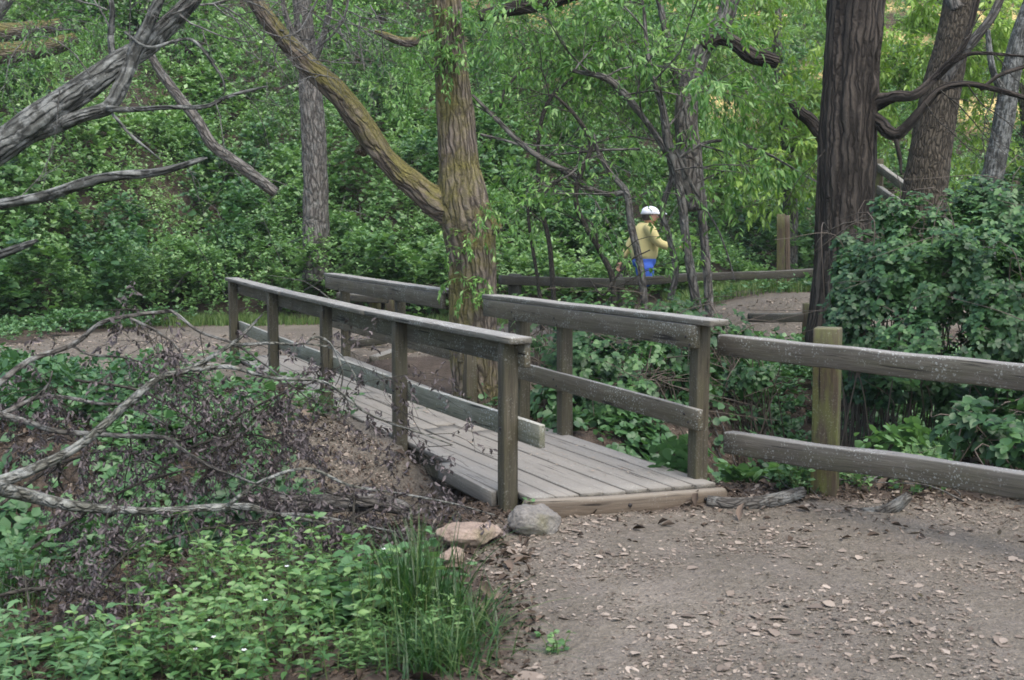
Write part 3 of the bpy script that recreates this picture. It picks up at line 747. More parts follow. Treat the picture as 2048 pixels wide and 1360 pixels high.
dark = big_tree('dark_tree', 'straight dark brown furrowed trunk behind the bramble bush on the right', [(1668, 860, Yd, .33), (1672, 700, Yd, .30), (1680, 600, Yd, .28), (1686, 500, Yd, .262), (1690, 400, Yd, .262), (1694, 300, Yd, .270), (1698, 200, Yd, .268), (1705, 90, Yd, .262), (1714, 0, Yd, .262), (1722, -120, Yd, .25), (1735, -300, Yd, .24)],
    M_barkd, 140, .024, .030, (11, .55), .07, 21,
    [[(1700, 232, Yd, 0.080), (1752, 205, Yd - .1, 0.080), (1790, 193, Yd - .3, 0.050), (1830, 190, Yd - .4, 0.040), (1872, 155, Yd - .4, 0.038), (1905, 120, Yd - .5, 0.032), (1935, 75, Yd - .5, 0.020), (1960, -20, Yd - .5, 0.016)],
     [(1712, 215, Yd, 0.080), (1755, 240, Yd - .15, 0.060), (1775, 262, Yd - .25, 0.056), (1795, 268, Yd - .3, 0.050), (1822, 245, Yd - .35, 0.044), (1850, 210, Yd - .4, 0.036), (1880, 180, Yd - .45, 0.026), (1935, 168, Yd - .5, 0.021), (2010, 185, Yd - .6, 0.019), (2080, 205, Yd - .7, 0.016)],
     [(1790, 270, Yd - .3, 0.018), (1800, 310, Yd - .3, 0.011), (1803, 350, Yd - .3, 0.006)],
     [(1905, 125, Yd - .5, 0.016), (1940, 108, Yd - .5, 0.013), (2000, 108, Yd - .6, 0.011), (2070, 116, Yd - .7, 0.009)],
     [(1960, 180, Yd - .5, 0.011), (2000, 150, Yd - .6, 0.010), (2060, 130, Yd - .7, 0.010)]],
    M_barkd, twigs=[(1880, 180, 11.5, .6, -.5, .7, .009, 2), (1935, 170, 11.4, .5, -.6, .8, .008, 2), (1850, 205, 11.5, .5, -.7, .8, .008, 3), (1900, 130, 11.5, .3, .6, .6, .008, 3), (1990, 110, 11.4, .4, -.4, .6, .006, 2), (1990, 185, 11.4, -.3, -.6, .8, .007, 2), (1930, 80, 11.4, .5, .5, .5, .008, 3), (1730, 430, 11.7, -.4, -.2, .5, .009, 1), (1650, 300, 11.8, -.7, -.6, .7, .006, 1), (1735, 440, 11.6, -.9, .1, .5, .014, 1), (1655, 440, 11.6, .3, -.9, .45, .010, 1)])
big_tree('brown_tree', 'reddish brown plated trunk leaning right behind the bramble bush', [(1822, 620, 15, 0.317), (1838, 480, 15, 0.290), (1850, 380, 15, 0.268), (1866, 270, 15, 0.251), (1885, 170, 15, 0.238), (1905, 80, 15, 0.207), (1918, 0, 15, 0.185), (1935, -120, 15, 0.176)],
    M_barkr, 90, .035, .010, (16, 5), .06, 33, [[(1880, 180, 14.9, .1), (1920, 110, 14.7, .07), (1985, 30, 14.5, .05), (2020, -60, 14.5, .04)], [(1915, 20, 14.9, .1), (1880, -60, 15, .07)]], M_barkb)
big_tree('grey_tree', 'slender grey brown trunk standing in the brush behind the long mossy limb', [(634, 560, 18.5, .23), (633, 470, 18.5, .205), (631, 380, 18.5, .195), (627, 280, 18.5, .185), (622, 200, 18.5, .18), (614, 110, 18.5, .15), (606, 30, 18.5, .14), (598, -90, 18.5, .13)],
    M_barkb, 64, .04, .014, (14, 1.6), .08, 41, [[(618, 150, 18.4, .06), (650, 60, 18.2, .05), (665, -30, 18, .04)], [(612, 110, 18.4, .05), (575, 40, 18.3, .04), (560, -40, 18.2, .03)]], M_barkb,
    twigs=[(600 + 18 * k, 10 + 13 * (k % 3), 18.2, .5 * (-1) ** k, -.3, 1.1, .012, 3) for k in range(7)], tm=M_twig)
big_tree('lichened_tree', 'pale grey slanting trunk at the far right edge behind the branches', [(1968, 520, 19, .17), (1975, 420, 19, .17), (1990, 330, 19, .165), (2010, 230, 19, .16), (2022, 150, 19, .15), (2045, 60, 19, .14), (2090, -60, 19, .13)],
    M_barkg, 48, .05, .01, (14, 2), .1, 47, [[(2015, 200, 19, .08), (1985, 140, 18.8, .05), (1975, 60, 18.8, .04)]], M_barkg)
# leaning grey tree on the left: grows out of the near left bank outside the frame
big_tree('leaning_tree', 'thick grey furrowed trunk slanting across the upper left corner', [(-420, 560, 8.4, 0.141), (-260, 440, 8.4, 0.131), (-120, 365, 8.4, 0.116), (0, 292, 8.5, 0.106), (90, 228, 8.6, 0.100), (165, 180, 8.7, 0.092), (235, 128, 8.8, 0.081), (290, 95, 8.9, 0.071), (335, 50, 9.0, 0.067), (375, 8, 9.0, 0.060), (420, -60, 9.1, 0.057), (480, -160, 9.2, 0.049)],
    M_barkg, 84, .022, .012, (18, 1.8), .08, 55,
    [[(60, 270, 8.6, .06), (115, 252, 8.6, .050), (165, 232, 8.6, .045), (215, 215, 8.65, .048), (238, 180, 8.7, .052), (255, 140, 8.75, .045), (275, 90, 8.8, .05), (300, 40, 8.8, .04), (330, -30, 8.8, .03)],
     [(215, 217, 8.6, .022), (260, 219, 8.55, .018), (330, 214, 8.5, .015), (410, 212, 8.5, .013), (450, 195, 8.5, .011), (490, 183, 8.5, .008), (535, 173, 8.5, .004)],
     [(225, 228, 8.6, .010), (260, 270, 8.5, .008), (295, 298, 8.5, .006), (325, 322, 8.5, .003)],
     [(230, 125, 8.8, .03), (222, 75, 8.8, .022), (225, 20, 8.8, .02), (215, -30, 8.8, .015)],
     [(250, 65, 8.8, .012), (300, 95, 8.7, .010), (380, 78, 8.7, .009), (430, 135, 8.7, .008), (448, 170, 8.7, .006), (445, 205, 8.7, .003)]],
    M_barkg, twigs=[(300, 60, 8.8, .4, .6, .6, .009, 3), (340, 30, 8.9, .6, .2, .6, .009, 3), (220, 60, 8.8, -.3, .6, .6, .008, 3), (260, 90, 8.7, .2, .8, .5, .007, 3), (120, 180, 8.5, -.1, -.9, .6, .005, 1), (215, 20, 8.8, -.6, .3, .6, .008, 3), (430, 200, 8.5, .3, -.5, .5, .005, 2), (360, 30, 8.9, .8, -.3, .7, .009, 3), (400, 10, 8.9, .6, .3, .6, .010, 3), (430, 5, 9.0, .7, -.4, .6, .008, 3), (150, 60, 8.8, -.8, .1, .7, .007, 3), (60, 60, 8.8, -.4, -.7, .6, .005, 3), (480, 180, 8.5, .4, -.6, .5, .004, 2), (180, 150, 8.6, -.3, .7, .5, .007, 2)], tm=M_twig)
big_tree('broken_pole_trunk', 'thin pale dead trunk leaning down left to right in the hillside brush', [(285, 70, 15.5, 0.043), (312, 130, 15.5, 0.051), (355, 190, 15.5, 0.064), (398, 245, 15.5, 0.068), (425, 290, 15.5, 0.072), (480, 330, 15.6, 0.076), (550, 385, 15.8, 0.072)], M_barkb, 24, .05, .004, (20, 2), .12, 61, cat='log')
big_tree('bare_branch', 'pale bare broken branch reaching in from the left above the brush', [(-180, 440, 7.6, .04), (-60, 420, 7.6, .038), (20, 405, 7.6, .033), (90, 392, 7.6, .033), (180, 362, 7.6, .033), (230, 352, 7.6, .030), (310, 345, 7.6, .026), (375, 328, 7.6, .020), (400, 320, 7.6, .015), (415, 316, 7.6, .004)], M_barkg, 20, .02, .003, (30, 3), .15, 63, cat='branch', loc=at(100, 390, 7.6),
    twigs=[(40, 395, 7.6, .3, .9, .45, .004, 1), (370, 330, 7.6, .5, -.7, .25, .004, 1)], tm=M_twig)
big_tree('broken_stub', 'short pale broken stub poking in at the left edge', [(-150, 545, 7.2, .03), (-40, 522, 7.2, .028), (20, 502, 7.2, .024), (55, 489, 7.2, .018), (75, 480, 7.2, .008)], M_barkg, 16, .02, .003, (30, 3), .15, 64, cat='branch', loc=at(0, 510, 7.2))
for (nm, lb, pts, sd_) in (('fallen_log', 'upper mossy log lying across the hillside in the top left corner', [(-160, 62, 20, .16), (-20, 66, 20, .15), (60, 60, 20, .14), (120, 50, 20, .10)], 71),
                       ('fallen_log', 'lower dark mossy log lying across the hillside in the top left corner', [(-160, 115, 19.5, .17), (-20, 108, 19.5, .17), (70, 100, 19.5, .15), (120, 88, 19.5, .13), (152, 76, 19.5, .09)], 72)):
    big_tree(nm, lb, pts, M_barkm, 32, .06, .012, (12, 2), .12, sd_, cat='log', loc=at(0, 90, 20))
big_tree('broken_limb', 'short mossy broken limb hanging left of the central trunk near the top', [(748, 63, 13, .018), (775, 72, 13, .03), (800, 82, 13, .042), (825, 84, 13, .05), (842, 70, 13, .032), (875, 60, 13, .025)], M_barkm, 24, .03, .01, (16, 3), .25, 74, cat='branch', loc=at(820, 80, 13))
big_tree('oak_tree', 'dark crooked oak limb and trunk in the willow foliage left of the dark trunk', [(1385, 420, 14.00, 0.158), (1380, 330, 14.00, 0.144), (1372, 230, 14.00, 0.137), (1385, 150, 14.00, 0.122), (1415, 80, 14.00, 0.108), (1450, 35, 14.00, 0.101), (1478, -60, 14.00, 0.101)],
    M_barkb, 48, .05, .012, (12, 2), .12, 81,
    [[(1405, 95, 13.97, 0.094), (1440, 75, 13.94, 0.086), (1475, 90, 13.91, 0.086), (1500, 110, 13.88, 0.094), (1530, 118, 13.85, 0.094), (1555, 125, 13.85, 0.072)],
     [(1580, 200, 13.85, 0.036), (1600, 225, 13.85, 0.065), (1625, 245, 13.85, 0.072), (1660, 300, 13.85, 0.072)],
     [(1000, 20, 13.94, 0.036), (960, 32, 13.94, 0.065), (1040, 14, 13.97, 0.086), (1110, 0, 13.97, 0.086), (1190, -30, 14.00, 0.094)]], M_barkd)

# thin stemmed understorey saplings in the middle
def sapling(label, stems, seed, tw=(), leaf=None, mt=M_barkb):
    P0 = PP([stems[0][0][:3]])[0]
    root = thing('sapling', label, 'sapling', (P0[0], P0[1], gz(P0[0], P0[1])), 'thin stemmed saplings on the far bank')
    for k, st in enumerate(stems):
        mb = MB(); tube(mb, PP([q[:3] for q in st]), [q[3] for q in st], 12, .05, .002, (30, 3), .15, .02, seed + k); link('stem', mb.build('stem', mt), root)
    mb = MB(); rg = np.random.default_rng(seed); acc = []
    for (px, py, Yv, dx, dy, L, r, dep) in tw: grow(mb, at(px, py, Yv), [dx, rg.normal(0, .3), dy], L, r, dep, rg, .25, .9, (2, 4), acc, 5)
    if tw: link('twigs', mb.build('twigs', mt), root)
    if leaf and acc:
        P, D, N, S = spray_leaves(acc, leaf[0], leaf[1], rg, .5)
        link('crown', leaves('crown', P, D, N, S, M_willd, 'willow'), root)
Ys = 13.2
def tws(l, Yv, L, r, dep, seed):
    rg = np.random.default_rng(seed)
    return [(x, y, Yv + rg.normal(0, .3), rg.normal(0, .8), rg.uniform(-.3, .7), L * rg.uniform(.7, 1.3), r, dep) for x, y in l]
sapling('pale stem bending left beside the walker with a long arching limb', [
    [(1292, 640, Ys, .045), (1282, 540, Ys, .045), (1262, 450, Ys, .042), (1252, 385, Ys, .040), (1220, 345, Ys, .03), (1195, 300, Ys, .026), (1188, 268, Ys, .015)],
    [(1252, 385, Ys, .032), (1215, 388, Ys, .03), (1170, 372, Ys, .032), (1140, 345, Ys, .034), (1090, 320, Ys, .032), (1040, 285, Ys, .030), (990, 235, Ys, .024), (945, 190, Ys, .014)],
    [(1100, 325, Ys, .016), (1040, 290, Ys, .014), (960, 268, Ys, .01)],
    [(1110, 308, Ys, .012), (1180, 302, Ys, .014), (1280, 298, Ys, .012)]], 101,
    tws([(1040, 285), (1090, 320), (1140, 345), (1200, 310), (1170, 370), (990, 235), (1215, 388), (1120, 340), (1255, 400)], Ys, .9, .010, 3, 1), (5, .09))
sapling('twisted brown stem left of the walker', [
    [(1228, 650, Ys - .2, .038), (1225, 560, Ys - .2, .036), (1200, 505, Ys - .2, .030), (1172, 455, Ys - .2, .030), (1152, 405, Ys - .2, .030), (1160, 350, Ys - .2, .032), (1182, 290, Ys - .2, .026), (1150, 230, Ys - .2, .02), (1110, 190, Ys - .2, .014)],
    [(1196, 500, Ys - .3, .014), (1190, 455, Ys - .3, .013), (1172, 438, Ys - .3, .008)],
    [(1225, 565, Ys - .3, .018), (1205, 590, Ys - .3, .012), (1180, 560, Ys - .3, .010)],
    [(1228, 560, Ys - .4, .012), (1262, 520, Ys - .4, .010), (1300, 500, Ys - .4, .006)]], 111,
    tws([(1160, 350), (1180, 290), (1150, 230), (1110, 190), (1170, 450), (1225, 560), (1225, 575)], Ys - .3, .7, .008, 3, 2), (4, .09), M_twigd)
sapling('pair of crooked brown stems right of the walker reaching a leafy crown', [
    [(1400, 660, Ys, .062), (1385, 560, Ys, .055), (1372, 480, Ys, .05), (1365, 410, Ys, .05), (1352, 340, Ys, .048), (1335, 280, Ys, .05), (1325, 210, Ys, .04), (1300, 130, Ys, .03), (1290, 40, Ys, .02), (1285, -80, Ys, .02)],
    [(1340, 600, Ys + .2, .035), (1352, 545, Ys + .2, .038), (1340, 480, Ys + .2, .036), (1325, 420, Ys + .2, .032), (1345, 350, Ys + .2, .034), (1330, 300, Ys + .2, .035), (1290, 240, Ys + .2, .035), (1250, 190, Ys + .2, .05), (1210, 155, Ys + .2, .04), (1140, 140, Ys + .2, .02)],
    [(1340, 330, Ys, .016), (1400, 290, Ys, .020), (1460, 283, Ys, .018), (1530, 305, Ys, .014), (1600, 345, Ys, .012), (1650, 372, Ys, .01)],
    [(1395, 365, Ys, .008), (1440, 345, Ys, .010), (1500, 320, Ys, .008)],
    [(1350, 300, Ys, .022), (1395, 390, Ys, .014), (1440, 470, Ys, .009), (1470, 560, Ys - .2, .007)]], 121,
    tws([(1335, 280), (1325, 210), (1300, 130), (1290, 60), (1290, 240), (1250, 190), (1210, 155), (1350, 340), (1400, 290), (1290, 10), (1310, 160), (1270, 200), (1230, 170), (1340, 250), (1150, 140), (1180, 145)], Ys, 1.1, .012, 3, 3), (10, .10))
sapling('dark arching bare stems left of the leafy saplings', [
    [(1085, 660, Ys + .6, .03), (1075, 560, Ys + .6, .02), (1060, 460, Ys + .6, .018), (1055, 400, Ys + .6, .015)],
    [(1076, 290, Ys + .4, .022), (1082, 240, Ys + .4, .022), (1105, 190, Ys + .4, .02), (1145, 155, Ys + .4, .014)],
    [(1076, 290, Ys + .4, .02), (1080, 400, Ys + .4, .025), (1100, 500, Ys + .4, .028), (1110, 640, Ys + .4, .03)],
    [(1000, 215, Ys + .3, .016), (1010, 180, Ys + .3, .015), (1040, 145, Ys + .3, .012), (1060, 135, Ys + .3, .008)]], 131,
    tws([(1080, 260), (1100, 200), (1060, 420), (1080, 400), (1055, 360), (1090, 450)], Ys + .4, .9, .009, 3, 4), (2, .09), M_twigd)

# willow crowns hanging over the far side
def willow(label, lobes, leaf, mt, seed, trunk=None, nper=1.0, ls=.088, tm=M_barkb, name='willow_tree'):
    """lobes: (px, py, Y, half width m, half height m, sprays)"""
    rg = np.random.default_rng(seed)
    c = at(lobes[0][0], lobes[0][1], lobes[0][2])
    root = thing(name, label, 'tree', (c[0], c[1], gz(c[0], c[1])))
    if trunk:
        mb = MB()
        for tr in trunk: tube(mb, PP([q[:3] for q in tr]), [q[3] for q in tr], 20, .08, .008, (14, 2), .12, .03, seed)
        link('trunk', mb.build('trunk', tm), root)
    mb = MB(); acc = []
    for (px, py, Yv, hw, hh, n) in lobes:
        c = at(px, py, Yv)
        cl = rg.normal(0, 1, (max(3, n // 7), 3)) * .5
        for _ in range(n):
            o = cl[rg.integers(len(cl))] + rg.normal(0, .20, 3)
            p = c + np.array([o[0] * hw, o[1] * hw * .8, o[2] * hh])
            grow(mb, p, [rg.normal(0, .7), rg.normal(0, .7), rg.uniform(-.2, .5)], rg.uniform(.5, .9), .006, 1, rg, .9, .7, (3, 6), acc, 3)
    link('twigs', mb.build('twigs', tm), root)
    P, D, N, S = spray_leaves(acc, leaf, ls, rg, .4, 1)
    tint = np.clip(.5 + (fbm(P * 1.1, seed, 3) - .5) * 2.2 + rg.normal(0, .12, len(P)), 0, 1)
    link('crown', leaves('crown', P, D, N, S, mt, 'willow', tint), root)
willow('leafy green willow crown filling the top middle above the walker', [(1120, 60, 15, 1.0, .9, 45), (1250, 70, 14.5, 1.2, .8, 60), (1190, 130, 14.5, .9, .5, 36), (1340, 90, 15, 1.0, .8, 45), (1380, 190, 15, .8, .8, 36), (1060, 130, 15.5, .8, .7, 24), (1430, 60, 15.5, .6, .8, 20), (1230, -40, 14.5, 1.8, .7, 40), (1010, 60, 15.5, .6, .6, 14)], 9, M_willd, 201,
       [[(1420, 640, 15.5, .06), (1410, 500, 15.5, .055), (1395, 350, 15.4, .05), (1360, 200, 15.2, .045), (1330, 60, 15, .04), (1300, -80, 15, .05)]])
willow('pale yellow green willow hanging left of the dark trunk', [(1530, 60, 22, 1.6, 1.2, 50), (1590, 160, 22.5, 1.3, 1.4, 50), (1500, 240, 22, 1.3, 1.3, 40), (1560, 300, 22, 1.4, 1.0, 34), (1600, 20, 21, 1.0, .8, 26), (1440, 130, 22.5, .8, 1., 16)], 9, M_will, 211,
       [[(1575, 640, 22.5, .16), (1580, 420, 22.5, .14), (1570, 250, 22.5, .12), (1555, 80, 22.5, .1), (1550, -100, 22.5, .08)]], ls=.15)
willow('pale yellow green willow filling the top right corner', [(1800, 50, 21, 1.6, 1.0, 50), (1930, 40, 21, 1.4, 1.1, 44), (2020, 130, 22, 1.2, 1.3, 36), (1800, 160, 22, 1.2, 1.2, 36), (1960, 260, 22, 1.6, 1.1, 30), (1780, 280, 22, .9, 1.0, 22), (2100, 60, 21, 1.5, 1.5, 26)], 9, M_will, 221,
       [[(2075, 560, 22.5, .16), (2070, 380, 22.5, .14), (2050, 200, 22.5, .12), (2000, 50, 22.3, .1), (1950, -100, 22, .08)]], ls=.15)
willow('sparse twiggy willow at the top left above the slanting trunk', [(60, 30, 17, 2.0, .8, 34), (250, 20, 17, 1.5, .7, 28), (450, 30, 17, 1.4, .8, 26), (150, 110, 17.5, 1.2, .6, 14)], 5, M_willd, 231,
       [[(-300, 560, 17, .15), (-200, 300, 17, .13), (-60, 100, 17, .1), (60, -60, 17, .07)]], tm=M_twig)
willow('dense green willow behind the central trunk at the top', [(720, 40, 21, 1.8, 1.0, 46), (820, 130, 21, 1.2, .7, 22), (960, 30, 21, 1.0, .8, 28)], 8, M_willd, 241,
       [[(915, 520, 21, .14), (912, 300, 21, .13), (900, 120, 21, .1), (860, -60, 21, .08)]], tm=M_twigd, ls=.12)

# ------------------------------------------------------------------ brush cover (stuff)
def mound(x, y):
    n = f2(x, y, .75, 40, 2); m = f2(x, y, 2.1, 44, 2)
    q = 1 - np.abs(2 * f2(x, y, 1.25, 46, 2) - 1)
    return .18 + .95 * sm(.32, .72, n) * (.35 + 1.1 * m) + .75 * sm(.80, .97, q) * -.45 * n + .25 * m
def cover(name, label, n, xr, yr, mask, hfun, size, mt, kind='tri', dens_pow=1.2, flat=.8, tintf=None, seed=0, under=.35, sprig=0):
    rg = np.random.default_rng(seed + 900)
    # density falls with distance
    out = []
    need = n; tries = 0
    while need > 0 and tries < 30:
        tries += 1
        m = int(need * 2.2) + 2000
        y = yr[0] + (yr[1] - yr[0]) * rg.uniform(0, 1, m) ** dens_pow
        half = np.minimum(xr, .50 * y + 1.4)
        x = rg.uniform(-1, 1, m) * half
        keep = rg.uniform(0, 1, m) < mask(x, y)
        out.append(np.stack([x[keep], y[keep]], 1)); need -= keep.sum()
    q = np.concatenate(out)[:n]; x, y = q[:, 0], q[:, 1]
    e = .12; mh = hfun(x, y); gx_ = (hfun(x + e, y) - mh) / e; gy_ = (hfun(x, y + e) - mh) / e
    hx = (height(x + .3, y) - height(x, y)) / .3; hy = (height(x, y + .3) - height(x, y)) / .3
    u = rg.uniform(0, 1, len(x)); u = 1 - (1 - under) * 0 - u ** 2.2 * (1 - 0.1)
    z = height(x, y) + mh * u
    nrm = unit(np.stack([-(gx_ + hx) * .8, -(gy_ + hy) * .8, np.ones(len(x))], 1) + rg.normal(0, .42, (len(x), 3)))
    D = unit(np.cross(nrm, rg.normal(0, 1, (len(x), 3)))); D = unit(D + [0, 0, -.12])
    S = size * rg.uniform(.6, 1.35, len(x)) * (1 + .012 * np.maximum(y - 15, 0))
    t = tintf(x, y, rg) if tintf else np.clip(.45 + (f2(x, y, .55, seed + 60, 3) - .5) * 2.0 + .12 * sm(-1, 5, x) + (f2(x, y, 3.5, seed + 61, 2) - .5) * .8 + rg.normal(0, .14, len(x)), 0, 1)
    P = np.stack([x, y, z], 1)
    if sprig:                                   # each point is a small upright shoot with leaves around it
        k = sprig; m = len(x); ht = rg.uniform(.5, 1.6, m) * size * 1.5 * (1 + .012 * np.maximum(y - 15, 0))
        ax = unit(nrm * .55 + [0, 0, .8] + rg.normal(0, .3, (m, 3)))
        f = rg.uniform(0, 1, (m, k)) ** .8; aa = np.arange(k)[None] * 2.4 + rg.uniform(0, 6.28, (m, 1))
        side = np.stack([np.cos(aa), np.sin(aa), np.zeros((m, k))], 2)
        Dl = unit(side + ax[:, None] * (.1 + .9 * f[:, :, None] ** 2) + rg.normal(0, .2, (m, k, 3)))
        Pl = P[:, None] + ax[:, None] * (f * ht[:, None])[:, :, None]
        Nl = unit(ax[:, None] - side * .25 + rg.normal(0, .3, (m, k, 3)))
        S = S * (.78 + .75 * sm(.3, .7, f2(x, y, .9, seed + 33, 2)))
        Sl = S[:, None] * (1.15 - .55 * f) * rg.uniform(.7, 1.2, (m, k))
        tl = np.clip(t[:, None] + (f - .5) * .45 + rg.normal(0, .08, (m, k)), 0, 1)
        P, D, nrm, S, t = Pl.reshape(-1, 3), Dl.reshape(-1, 3), Nl.reshape(-1, 3), Sl.ravel(), tl.ravel()
    me = leaves(name, P, D, nrm, S, mt, kind, t)
    return link(name, me, label=label, cat='undergrowth', kind='stuff')
def hillmask(x, y):
    hs = hill_start(x)
    a = sm(-.75, 0, y - hs + .6 * (f2(x, y, .9, 70) - .5))
    gap = sm(.20, .38, f2(x, y, 1.1, 72, 3))
    thin = 1 - .3 * sm(3, 6, x)
    return a * (.25 + .75 * gap) * thin * (1 - pathmask(x, y)) * (1 - .6 * SUNGOLDf(x, y))
cover('hillside_brush', 'dense green brush covering the whole hillside', 95000, 24, (13.2, 46), hillmask, mound, .085, M_brush, dens_pow=1.3, seed=1, sprig=8)
def sapmask(x, y): return hillmask(x, y) * sm(.56, .64, f2(x, y, .62, 171, 3))
cover('hillside_saplings', 'patches of taller pale broad leaved shoots in the hillside brush', 7000, 22, (16, 36), sapmask, lambda x, y: mound(x, y) + .22, .095, M_vine, 'ovate', dens_pow=1.3, seed=8, sprig=9)
mb = MB(); rgt = np.random.default_rng(29)
for _ in range(520):
    y_ = rgt.uniform(15.5, 30); x_ = rgt.uniform(-.46, .46) * y_
    if hillmask(np.array([x_]), np.array([y_]))[0] < .2: continue
    z_ = gz(x_, y_); h_ = float(mound(np.array([x_]), np.array([y_]))[0]); d = rgt.normal(0, 1, 3); d[2] = abs(d[2]) * .6 + .25; d /= np.linalg.norm(d)
    p0 = np.array([x_, y_, z_ + h_ * rgt.uniform(.2, .8)]); L = rgt.uniform(.5, 1.6)
    tube(mb, np.array([p0, p0 + d * L * .5 + rgt.normal(0, .08, 3), p0 + d * L + rgt.normal(0, .15, 3)]), [.012, .009, .004], 4, .3, cap=False)
link('brush_twigs', mb.build('brush_twigs', M_twig), label='thin dead stalks poking out of the hillside brush', cat='twigs', kind='stuff')
# dark bushy bank at the left, and between the trees on the far bank
def bankmask(x, y):
    d = segdist(x, y, CHAN)
    pm = pathmask(x, y)
    left = sm(-1.1, -2.2, x) * sm(8.2, 9.0, y) * (1 - sm(10.1, 11.0, y + .45 * (x + 3))) * .8
    far_r = sm(.2, 1.2, x + (y - 11.8) * .45) * sm(8.7, 9.6, y - .25 * x) * (1 - sm(12.3, 13.4, y + 0 * x)) * 1.
    far_l = sm(-.9, -.4, x) * (1 - sm(-.2, .4, x)) * sm(12, 12.6, y) * (1 - sm(13.4, 13.9, y)) * .4
    far_b = sm(.2, 1.4, x) * sm(15.6, 16.2, y) * (1 - sm(17.2, 17.8, y)) * .35
    pt = .25 + .75 * sm(.35, .55, f2(x, y, 1.7, 90, 3))
    br = (x > -.10 + SL * (y - 6.64) - .18) & (x < 1.25 + SL * (y - 6.95)) & (y < 13.8)     # keep the deck clear
    left = left + sm(4.5, 5.3, -x) * sm(9.5, 10.5, y) * (1 - sm(17.4, 18.2, y)) * .9
    return np.clip(left + far_r + far_l + far_b, 0, 1) * pt * (1 - pm) * (~br)
def lowm(x, y): return .08 + .26 * sm(.35, .7, f2(x, y, 1.6, 91, 2)) * (.6 + .8 * f2(x, y, 4, 92, 2)) * (1 - .4 * sm(11, 12.5, y))
cover('bank_vines', 'low green vine leaves covering the gully banks on both sides', 9500, 8, (8.2, 18), bankmask, lowm, .062, M_vine, 'ovate', seed=2, sprig=5)
# the gully right of the bridge
def gulmask(x, y):
    r = sm(.95, 1.3, x + SL * -(y - 6.95)) * sm(6.95, 7.4, y - .12 * x) * (1 - sm(9.6, 10.6, y - .2 * x))
    return r * (.12 + .88 * sm(.46, .62, f2(x, y, 2.2, 95, 3))) * (1 - pathmask(x, y))
cover('gully_vines', 'scattered bramble leaves on the litter covered gully slope behind the fence', 15000, 7, (6.9, 11.5), gulmask, lambda x, y: .10 + .3 * sm(.45, .7, f2(x, y, 2.2, 96, 2)), .075, M_vine, 'bramble', seed=3)
# left near bank under the dead branches
def leftmask(x, y):
    r = sm(-1.35, -1.9, x + .35 * (y - 8.2)) * (1 - sm(9.4, 10., y)) * sm(6.9, 7.6, y)
    return r * (.10 + .9 * sm(.42, .62, f2(x, y, 1.9, 97, 3))) * (1 - pathmask(x, y))
cover('left_bank_vines', 'green vine leaves growing up through the dead branches on the left bank', 9000, 7, (6.9, 10), leftmask, lambda x, y: .12 + .4 * sm(.4, .7, f2(x, y, 1.7, 98, 2)), .08, M_vine, 'ovate', seed=4)

# grass strip along the far path edge and by the post
def blades(name, label, pts, hgt, wid, mt, lean=.35, kind='stuff', cat='grass', rg=None, parent=None, seg=4, curl=1.):
    n = len(pts); rg = rg or np.random.default_rng(4)
    a = rg.uniform(0, 2 * math.pi, n); d = np.stack([np.cos(a), np.sin(a), a * 0], 1)
    ln = hgt * rg.uniform(.5, 1.25, n); le = np.abs(rg.normal(0, lean, n)) + .05
    sd_ = np.stack([-np.sin(a + rg.normal(0, .6, n)), np.cos(a), a * 0], 1); sd_ = unit(sd_)
    V = []
    for k in range(seg + 1):
        t = k / seg
        c = pts + d * (ln * le * t ** (1.6) * curl)[:, None] + np.array([0, 0, 1.]) * (ln * (t - .35 * le * t ** 3))[:, None]
        w = wid * (1 - t) ** .7 * .5 + .0004
        V += [c - sd_ * w, c + sd_ * w]
    V = np.stack(V, 1).reshape(-1, 3); k = 2 * (seg + 1)
    f = np.array([[2 * q, 2 * q + 1, 2 * q + 3, 2 * q + 2] for q in range(seg)])
    F = (f[None] + (np.arange(n) * k)[:, None, None]).reshape(-1, 4)
    t = np.repeat(rg.uniform(0, 1, n), k)
    me = mesh_np(name, V, F, mt, {'tint': t}, False)
    return link(name, me, parent, label=label, cat=cat, kind=kind) if parent is None else link(name, me, parent)
rg = np.random.default_rng(77)
x = rg.uniform(-6.5, 1, 22000); y = hill_start(x) - .42 + rg.normal(0, .26, len(x)) * (.4 + 1.4 * f2(x, x * 0, 1.2, 6)); k = rg.uniform(0, 1, len(x)) < (1 - pathmask(x, y)) * (.25 + .75 * sm(.4, .6, f2(x, y, 1.3, 12)))
x, y = x[k], y[k]
x2 = rg.uniform(2.6, 8, 26000); y2 = rg.uniform(16.7, 21.5, len(x2)); k = rg.uniform(0, 1, len(x2)) < sm(.35, .6, f2(x2, y2, .9, 14)) * (1 - pathmask(x2, y2)); x2, y2 = x2[k], y2[k]
x = np.concatenate([x, x2]); y = np.concatenate([y, y2])
blades('grass', 'bright green grass along the foot of the hillside', np.stack([x, y, height(x, y) - .01], 1), .17, .012, M_grass, rg=rg, seg=2)

